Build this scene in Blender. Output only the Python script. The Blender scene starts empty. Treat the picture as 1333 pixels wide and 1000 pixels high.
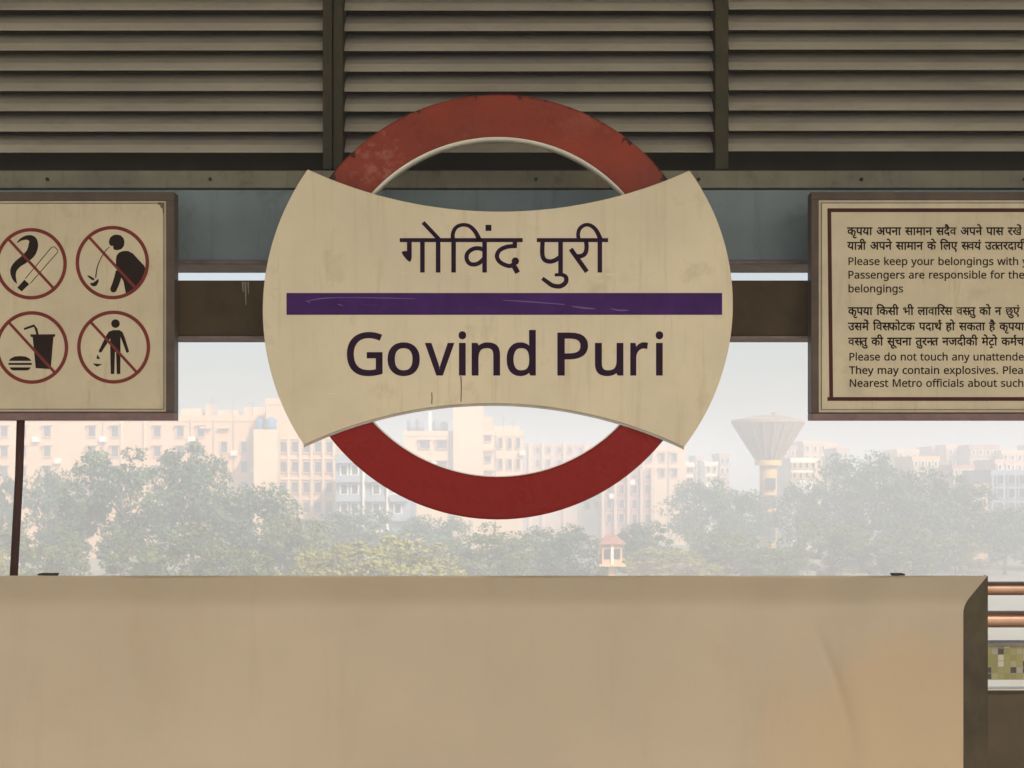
import bpy, bmesh, math, random
import numpy as np
from mathutils import Vector, Matrix
from mathutils.geometry import tessellate_polygon

C = bpy.context.scene.collection
SC = bpy.context.scene
R = math.radians
# ------------------------------------------------------------------ camera
F = 2000.0                      # focal length in photograph pixels
EYE, HOR = 1.6, 625.0           # eye height above the platform, horizon row
cam = bpy.data.cameras.new('camera')
cam.sensor_fit = 'HORIZONTAL'; cam.sensor_width = 36.0
cam.lens = 36.0 * F / 1333.0
cam.shift_y = (HOR - 500.0) / 1333.0
cam.clip_start = 0.05; cam.clip_end = 6000
cam.dof.use_dof = True; cam.dof.focus_distance = 3.6; cam.dof.aperture_fstop = 22
co = bpy.data.objects.new('camera', cam); C.objects.link(co)
co.location = (0, 0, EYE); co.rotation_euler = (R(90), 0, 0)
SC.camera = co
# ------------------------------------------------------------------ light
SUN_EL, SUN_AZ = R(36), R(33)   # behind the camera, to its right
sdir = Vector((math.sin(SUN_AZ)*math.cos(SUN_EL), -math.cos(SUN_AZ)*math.cos(SUN_EL), math.sin(SUN_EL)))
w = bpy.data.worlds.new('World'); SC.world = w; w.use_nodes = True
nt = w.node_tree; nt.nodes.clear()
sky = nt.nodes.new('ShaderNodeTexSky'); sky.sky_type = 'NISHITA'; sky.sun_disc = False
sky.sun_elevation = SUN_EL
sky.sun_rotation = math.atan2(sdir.x, sdir.y)
sky.air_density = 1.0; sky.dust_density = 4.0; sky.ozone_density = 1.0
bg = nt.nodes.new('ShaderNodeBackground'); bg.inputs['Strength'].default_value = 0.12
wo = nt.nodes.new('ShaderNodeOutputWorld')
nt.links.new(sky.outputs[0], bg.inputs[0]); nt.links.new(bg.outputs[0], wo.inputs[0])
sl = bpy.data.lights.new('sun', 'SUN'); sl.energy = 4.2; sl.angle = R(0.5); sl.color = (1.0, 0.90, 0.77)
so = bpy.data.objects.new('sun', sl); C.objects.link(so)
so.rotation_euler = sdir.to_track_quat('Z', 'Y').to_euler(); so.location = (20, -40, 40)
SC.view_settings.view_transform = 'Standard'; SC.view_settings.look = 'None'
SC.view_settings.exposure = 0.50; SC.view_settings.gamma = 1.0
SC.cycles.use_denoising = True
SC.cycles.max_bounces = 6; SC.cycles.diffuse_bounces = 4; SC.cycles.glossy_bounces = 2
SC.cycles.volume_bounces = 1; SC.cycles.transparent_max_bounces = 4
HAZE = 0.0050

# ------------------------------------------------------------------ helpers
def P(px, py, Y):
    return Vector(((px-666.5)*Y/F, Y, EYE+(HOR-py)*Y/F))

class MB:
    """collects shapes (world coordinates) for ONE mesh"""
    def __init__(s): s.v = []; s.f = []
    def add(s, vs, fs):
        b = len(s.v); s.v += [tuple(v) for v in vs]; s.f += [tuple(i+b for i in f) for f in fs]; return s
    def box(s, x0, x1, y0, y1, z0, z1):
        vs = [(x, y, z) for x in (x0, x1) for y in (y0, y1) for z in (z0, z1)]
        return s.add(vs, [(0,1,3,2),(4,6,7,5),(0,4,5,1),(2,3,7,6),(0,2,6,4),(1,5,7,3)])
    def pbox(s, px0, px1, py0, py1, Y, d):
        a = P(px0, py1, Y); b = P(px1, py0, Y)
        return s.box(a.x, b.x, Y, Y+d, a.z, b.z)
    def prism(s, pts, Y, d, off=0.0):
        """polygon of (x,z) in the sign plane, front at Y, depth d"""
        n = len(pts)
        vs = [(x, Y, z) for x, z in pts] + [(x, Y+d, z) for x, z in pts]
        s.add(vs, [])
        b = len(s.v)-2*n
        tri = tessellate_polygon([[Vector((x, z, 0)) for x, z in pts]])
        for t in tri:
            s.f.append(tuple(b+i for i in t)); s.f.append(tuple(b+n+i for i in reversed(t)))
        for i in range(n):
            j = (i+1) % n; s.f.append((b+i, b+j, b+n+j, b+n+i))
        return s
    def tube(s, pts, rad, seg=10):
        pts = [Vector(p) for p in pts]; n = len(pts)
        if not hasattr(rad, '__len__'): rad = [rad]*n
        vs = []; fs = []
        for i, p in enumerate(pts):
            t = (pts[min(i+1, n-1)]-pts[max(i-1, 0)]).normalized()
            a = t.orthogonal().normalized() if abs(t.z) < .9 else t.cross(Vector((1,0,0))).normalized()
            bb = t.cross(a)
            for k in range(seg):
                an = 2*math.pi*k/seg
                vs.append(p+(a*math.cos(an)+bb*math.sin(an))*rad[i])
        for i in range(n-1):
            for k in range(seg):
                fs.append((i*seg+k, i*seg+(k+1) % seg, (i+1)*seg+(k+1) % seg, (i+1)*seg+k))
        fs.append(tuple(range(seg))); fs.append(tuple((n-1)*seg+k for k in range(seg)))
        return s.add(vs, fs)
    def lathe(s, prof, cx, cy, seg=32):
        vs = []; fs = []; n = len(prof)
        for r, z in prof:
            for k in range(seg):
                a = 2*math.pi*k/seg; vs.append((cx+r*math.cos(a), cy+r*math.sin(a), z))
        for i in range(n-1):
            for k in range(seg):
                fs.append((i*seg+k, i*seg+(k+1) % seg, (i+1)*seg+(k+1) % seg, (i+1)*seg+k))
        return s.add(vs, fs)
    def build(s, name, mat, parent=None, bevel=0, smooth=False, recalc=True):
        off = Vector((0,0,0)); q = parent
        while q is not None: off += q.location; q = q.parent
        me = bpy.data.meshes.new(name)
        me.from_pydata([(x-off.x, y-off.y, z-off.z) for x, y, z in s.v], [], s.f)
        if recalc:
            bm = bmesh.new(); bm.from_mesh(me); bmesh.ops.recalc_face_normals(bm, faces=bm.faces); bm.to_mesh(me); bm.free()
        if smooth:
            for p in me.polygons: p.use_smooth = True
        me.materials.append(mat)
        o = bpy.data.objects.new(name, me); C.objects.link(o)
        if parent is not None: o.parent = parent
        if bevel:
            m = o.modifiers.new('bevel', 'BEVEL'); m.width = bevel; m.segments = 2; m.limit_method = 'ANGLE'; m.angle_limit = R(40)
        return o

def tag(o, label=None, cat=None, group=None, kind=None):
    if label: o['label'] = label
    if cat: o['category'] = cat
    if group: o['group'] = group
    if kind: o['kind'] = kind
    return o
def thing(name, loc, label, cat, group=None):
    o = bpy.data.objects.new(name, None); C.objects.link(o); o.location = loc; o.empty_display_size = .1
    return tag(o, label, cat, group)
def child(name, me, parent, loc=(0,0,0), scale=(1,1,1)):
    o = bpy.data.objects.new(name, me); C.objects.link(o); o.parent = parent; o.location = loc; o.scale = scale
    return o

# ------------------------------------------------------------------ materials
def mat(name, col, rough=.6, metal=0.0, var=.12, vscale=6.0, col2=None, bump=0.0, bscale=40.0, stain=None, stain_scale=3.0, stain_amt=.5, stretch=(1,1,1), spec=.4, rvar=0.0):
    m = bpy.data.materials.new(name); m.use_nodes = True
    t = m.node_tree; n = t.nodes; b = n['Principled BSDF']
    b.inputs['Roughness'].default_value = rough; b.inputs['Metallic'].default_value = metal
    b.inputs['Specular IOR Level'].default_value = spec
    tc = n.new('ShaderNodeTexCoord'); mp = n.new('ShaderNodeMapping'); mp.inputs['Scale'].default_value = stretch
    t.links.new(tc.outputs['Object'], mp.inputs['Vector'])
    no = n.new('ShaderNodeTexNoise'); no.inputs['Scale'].default_value = vscale; no.inputs['Detail'].default_value = 6; no.inputs['Roughness'].default_value = .62
    t.links.new(mp.outputs[0], no.inputs['Vector'])
    cr = n.new('ShaderNodeValToRGB'); e = cr.color_ramp.elements
    c2 = col2 or tuple(c*(1-var*2) for c in col); c1 = col if col2 else tuple(min(1, c*(1+var)) for c in col)
    e[0].position = .32; e[0].color = (*c2, 1); e[1].position = .68; e[1].color = (*c1, 1)
    t.links.new(no.outputs['Fac'], cr.inputs['Fac'])
    out = cr.outputs[0]
    if stain:
        n2 = n.new('ShaderNodeTexNoise'); n2.inputs['Scale'].default_value = stain_scale; n2.inputs['Detail'].default_value = 8; n2.inputs['Roughness'].default_value = .7
        t.links.new(mp.outputs[0], n2.inputs['Vector'])
        r2 = n.new('ShaderNodeValToRGB'); q = r2.color_ramp.elements
        q[0].position = .56; q[0].color = (0,0,0,1); q[1].position = .72; q[1].color = (stain_amt,)*3+(1,)
        t.links.new(n2.outputs['Fac'], r2.inputs['Fac'])
        mx = n.new('ShaderNodeMix'); mx.data_type = 'RGBA'
        t.links.new(r2.outputs[0], mx.inputs['Factor']); t.links.new(out, mx.inputs['A']); mx.inputs['B'].default_value = (*stain, 1)
        out = mx.outputs['Result']
    t.links.new(out, b.inputs['Base Color'])
    if rvar:
        mr = n.new('ShaderNodeMapRange'); mr.inputs['To Min'].default_value = max(.02, rough-rvar); mr.inputs['To Max'].default_value = min(1, rough+rvar)
        mr.inputs['From Min'].default_value = .3; mr.inputs['From Max'].default_value = .7
        t.links.new(no.outputs['Fac'], mr.inputs['Value']); t.links.new(mr.outputs[0], b.inputs['Roughness'])
    if bump:
        n3 = n.new('ShaderNodeTexNoise'); n3.inputs['Scale'].default_value = bscale; n3.inputs['Detail'].default_value = 5
        t.links.new(mp.outputs[0], n3.inputs['Vector'])
        bu = n.new('ShaderNodeBump'); bu.inputs['Strength'].default_value = bump; bu.inputs['Distance'].default_value = .01
        t.links.new(n3.outputs['Fac'], bu.inputs['Height']); t.links.new(bu.outputs[0], b.inputs['Normal'])
    return m
def leafmat(name, a, b_, c):
    m = bpy.data.materials.new(name); m.use_nodes = True
    t = m.node_tree; n = t.nodes; b = n['Principled BSDF']; b.inputs['Roughness'].default_value = .55; b.inputs['Specular IOR Level'].default_value = .3
    tc = n.new('ShaderNodeTexCoord'); no = n.new('ShaderNodeTexNoise'); no.inputs['Scale'].default_value = 2.6; no.inputs['Detail'].default_value = 2
    t.links.new(tc.outputs['Object'], no.inputs['Vector'])
    g = n.new('ShaderNodeNewGeometry'); ma = n.new('ShaderNodeMath'); ma.operation = 'MULTIPLY_ADD'; ma.inputs[1].default_value = .45; 
    t.links.new(g.outputs['Random Per Island'], ma.inputs[0]); 
    mb = n.new('ShaderNodeMath'); mb.operation = 'MULTIPLY_ADD'; mb.inputs[1].default_value = 1.2; mb.inputs[2].default_value = -.35
    t.links.new(no.outputs['Fac'], mb.inputs[0]); t.links.new(mb.outputs[0], ma.inputs[2])
    cr = n.new('ShaderNodeValToRGB'); e = cr.color_ramp.elements
    e[0].position = .1; e[0].color = (*a, 1); e[1].position = .9; e[1].color = (*c, 1)
    x = e.new(.5); x.color = (*b_, 1)
    t.links.new(ma.outputs[0], cr.inputs['Fac']); t.links.new(cr.outputs[0], b.inputs['Base Color'])
    return m

M = {}
M['cream'] = mat('cream sign enamel', (.73,.635,.44), .40, var=.055, vscale=3.5, stain=(.40,.32,.19), stain_scale=7, stain_amt=.45, bump=.04, bscale=14)
M['cream2'] = mat('aged cream acrylic', (.63,.54,.36), .4, var=.06, vscale=6, stain=(.34,.27,.15), stain_scale=7, stain_amt=.4)
M['face'] = mat('beige flex sheet', (.50,.41,.29), .5, var=.05, vscale=1.4, stain=(.44,.30,.17), stain_scale=1.1, stain_amt=.4, bump=.35, bscale=5)
M['violet'] = mat('violet vinyl', (.058,.012,.125), .45, var=.15, vscale=14, spec=.05)
M['scuff'] = mat('scratched violet vinyl', (.16,.09,.23), .5, var=.1)
M['ink'] = mat('dark violet lettering', (.022,.004,.024), .5, var=.1, vscale=40, spec=.03)
M['ink2'] = mat('dark brown lettering', (.020,.009,.006), .6, var=.1, vscale=60, spec=.03)
M['maroon'] = mat('maroon border line', (.06,.010,.008), .6, var=.1, spec=.15)
M['signred'] = mat('prohibition red', (.19,.018,.010), .5, var=.12, vscale=30, spec=.2)
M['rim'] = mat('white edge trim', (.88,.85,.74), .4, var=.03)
M['frame'] = mat('brown aluminium frame', (.10,.070,.050), .5, var=.15, vscale=12, stain=(.045,.03,.02), stain_scale=20, stain_amt=.6, spec=.25)
M['slat'] = mat('grey louvre slat', (.48,.44,.355), .5, var=.09, vscale=7, stain=(.30,.25,.17), stain_scale=11, stain_amt=.5, stretch=(.35,1,1), bump=.05, bscale=60, spec=.25)
M['slatdark'] = mat('dark louvre backing', (.05,.04,.025), .9, var=.1, spec=.02)
M['mull'] = mat('olive mullion', (.06,.052,.028), .55, var=.12, vscale=14, spec=.1)
M['rail'] = mat('olive grey channel', (.215,.205,.14), .55, var=.12, vscale=8, stain=(.08,.07,.045), stain_scale=14, stain_amt=.7)
M['blue'] = mat('blue grey painted steel', (.19,.25,.275), .5, var=.07, vscale=7, stain=(.09,.095,.09), stain_scale=9, stain_amt=.5)
M['brown'] = mat('dark brown painted steel', (.075,.050,.022), .6, var=.15, vscale=9, spec=.12)
M['flange'] = mat('rusty pink primer edge', (.24,.165,.165), .6, var=.15, vscale=20)
M['side'] = mat('dark brown edge trim', (.07,.055,.030), .6, var=.25, spec=.15, vscale=10)
M['copper'] = mat('brownish steel tube', (.46,.29,.21), .3, metal=1.0, var=.12, vscale=10)
M['lit_edge'] = mat('lit frame underside', (.21,.125,.115), .5, var=.12, vscale=20)  # light on the frames' underside, put into the bottom bar's colour
M['pole'] = mat('dark maroon paint', (.06,.018,.014), .5, var=.2, spec=.15)
M['parapet'] = mat('brown parapet plaster', (.105,.075,.04), .75, var=.15, vscale=5, bump=.1)
M['cap'] = mat('grey stone cap', (.26,.23,.19), .6, var=.12, vscale=20)
M['floor'] = mat('pale granite floor', (.34,.32,.27), .55, var=.08, vscale=12)
M['roof'] = mat('canopy sheet', (.5,.49,.45), .6, var=.05)
M['ground'] = mat('dusty ground', (.34,.31,.23), .95, var=.2, vscale=.05, col2=(.20,.20,.12))
M['drip'] = mat('pale lime drip', (.26,.225,.16), .7, var=.1)
M['rust'] = mat('rusty water streak', (.17,.075,.04), .7, var=.1)
M['patch'] = mat('touched up paint', (.74,.68,.52), .5, var=.05)
M['dirt'] = mat('greasy corner dirt', (.21,.165,.09), .6, var=.25, vscale=120)
M['trim'] = mat('dull aluminium edge', (.46,.41,.35), .45, var=.08, vscale=20)
def streaks(m, col, amt, sx, sz, lo=.54, hi=.74):
    """run-off streaks and fine grime over an existing paint"""
    t = m.node_tree; n = t.nodes; b = n['Principled BSDF']; src = b.inputs['Base Color'].links[0].from_socket
    tc = n.new('ShaderNodeTexCoord'); mp = n.new('ShaderNodeMapping'); mp.inputs['Scale'].default_value = (sx, 1, sz); t.links.new(tc.outputs['Object'], mp.inputs['Vector'])
    no = n.new('ShaderNodeTexNoise'); no.inputs['Scale'].default_value = 1; no.inputs['Detail'].default_value = 9; no.inputs['Roughness'].default_value = .72; t.links.new(mp.outputs[0], no.inputs['Vector'])
    r = n.new('ShaderNodeMapRange'); r.inputs['From Min'].default_value = lo; r.inputs['From Max'].default_value = hi; r.inputs['To Max'].default_value = amt; t.links.new(no.outputs['Fac'], r.inputs['Value'])
    mx = n.new('ShaderNodeMix'); mx.data_type = 'RGBA'; t.links.new(r.outputs[0], mx.inputs['Factor']); t.links.new(src, mx.inputs['A']); mx.inputs['B'].default_value = (*col, 1)
    t.links.new(mx.outputs['Result'], b.inputs['Base Color'])
streaks(M['face'], (.36,.28,.18), .28, 15, 1.5, .54, .80)
streaks(M['face'], (.28,.21,.13), .55, 60, 45, .66, .74)
streaks(M['cream'], (.46,.36,.20), .45, 34, 2.2)
streaks(M['cream'], (.34,.25,.14), .6, 90, 70, .68, .75)
streaks(M['cream2'], (.36,.28,.16), .45, 40, 5)
streaks(M['cream2'], (.30,.22,.12), .6, 110, 90, .66, .74)
streaks(M['blue'], (.11,.12,.11), .6, 30, 3)
streaks(M['blue'], (.34,.36,.34), .5, 22, 60, .60, .74)
streaks(M['slat'], (.20,.17,.11), .5, 16, 70, .55, .75)
streaks(M['rail'], (.10,.085,.05), .6, 40, 5)
streaks(M['violet'], (.16,.09,.23), .55, 9, 160, .60, .74)
streaks(M['brown'], (.16,.12,.07), .5, 45, 6, .60, .76)
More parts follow.
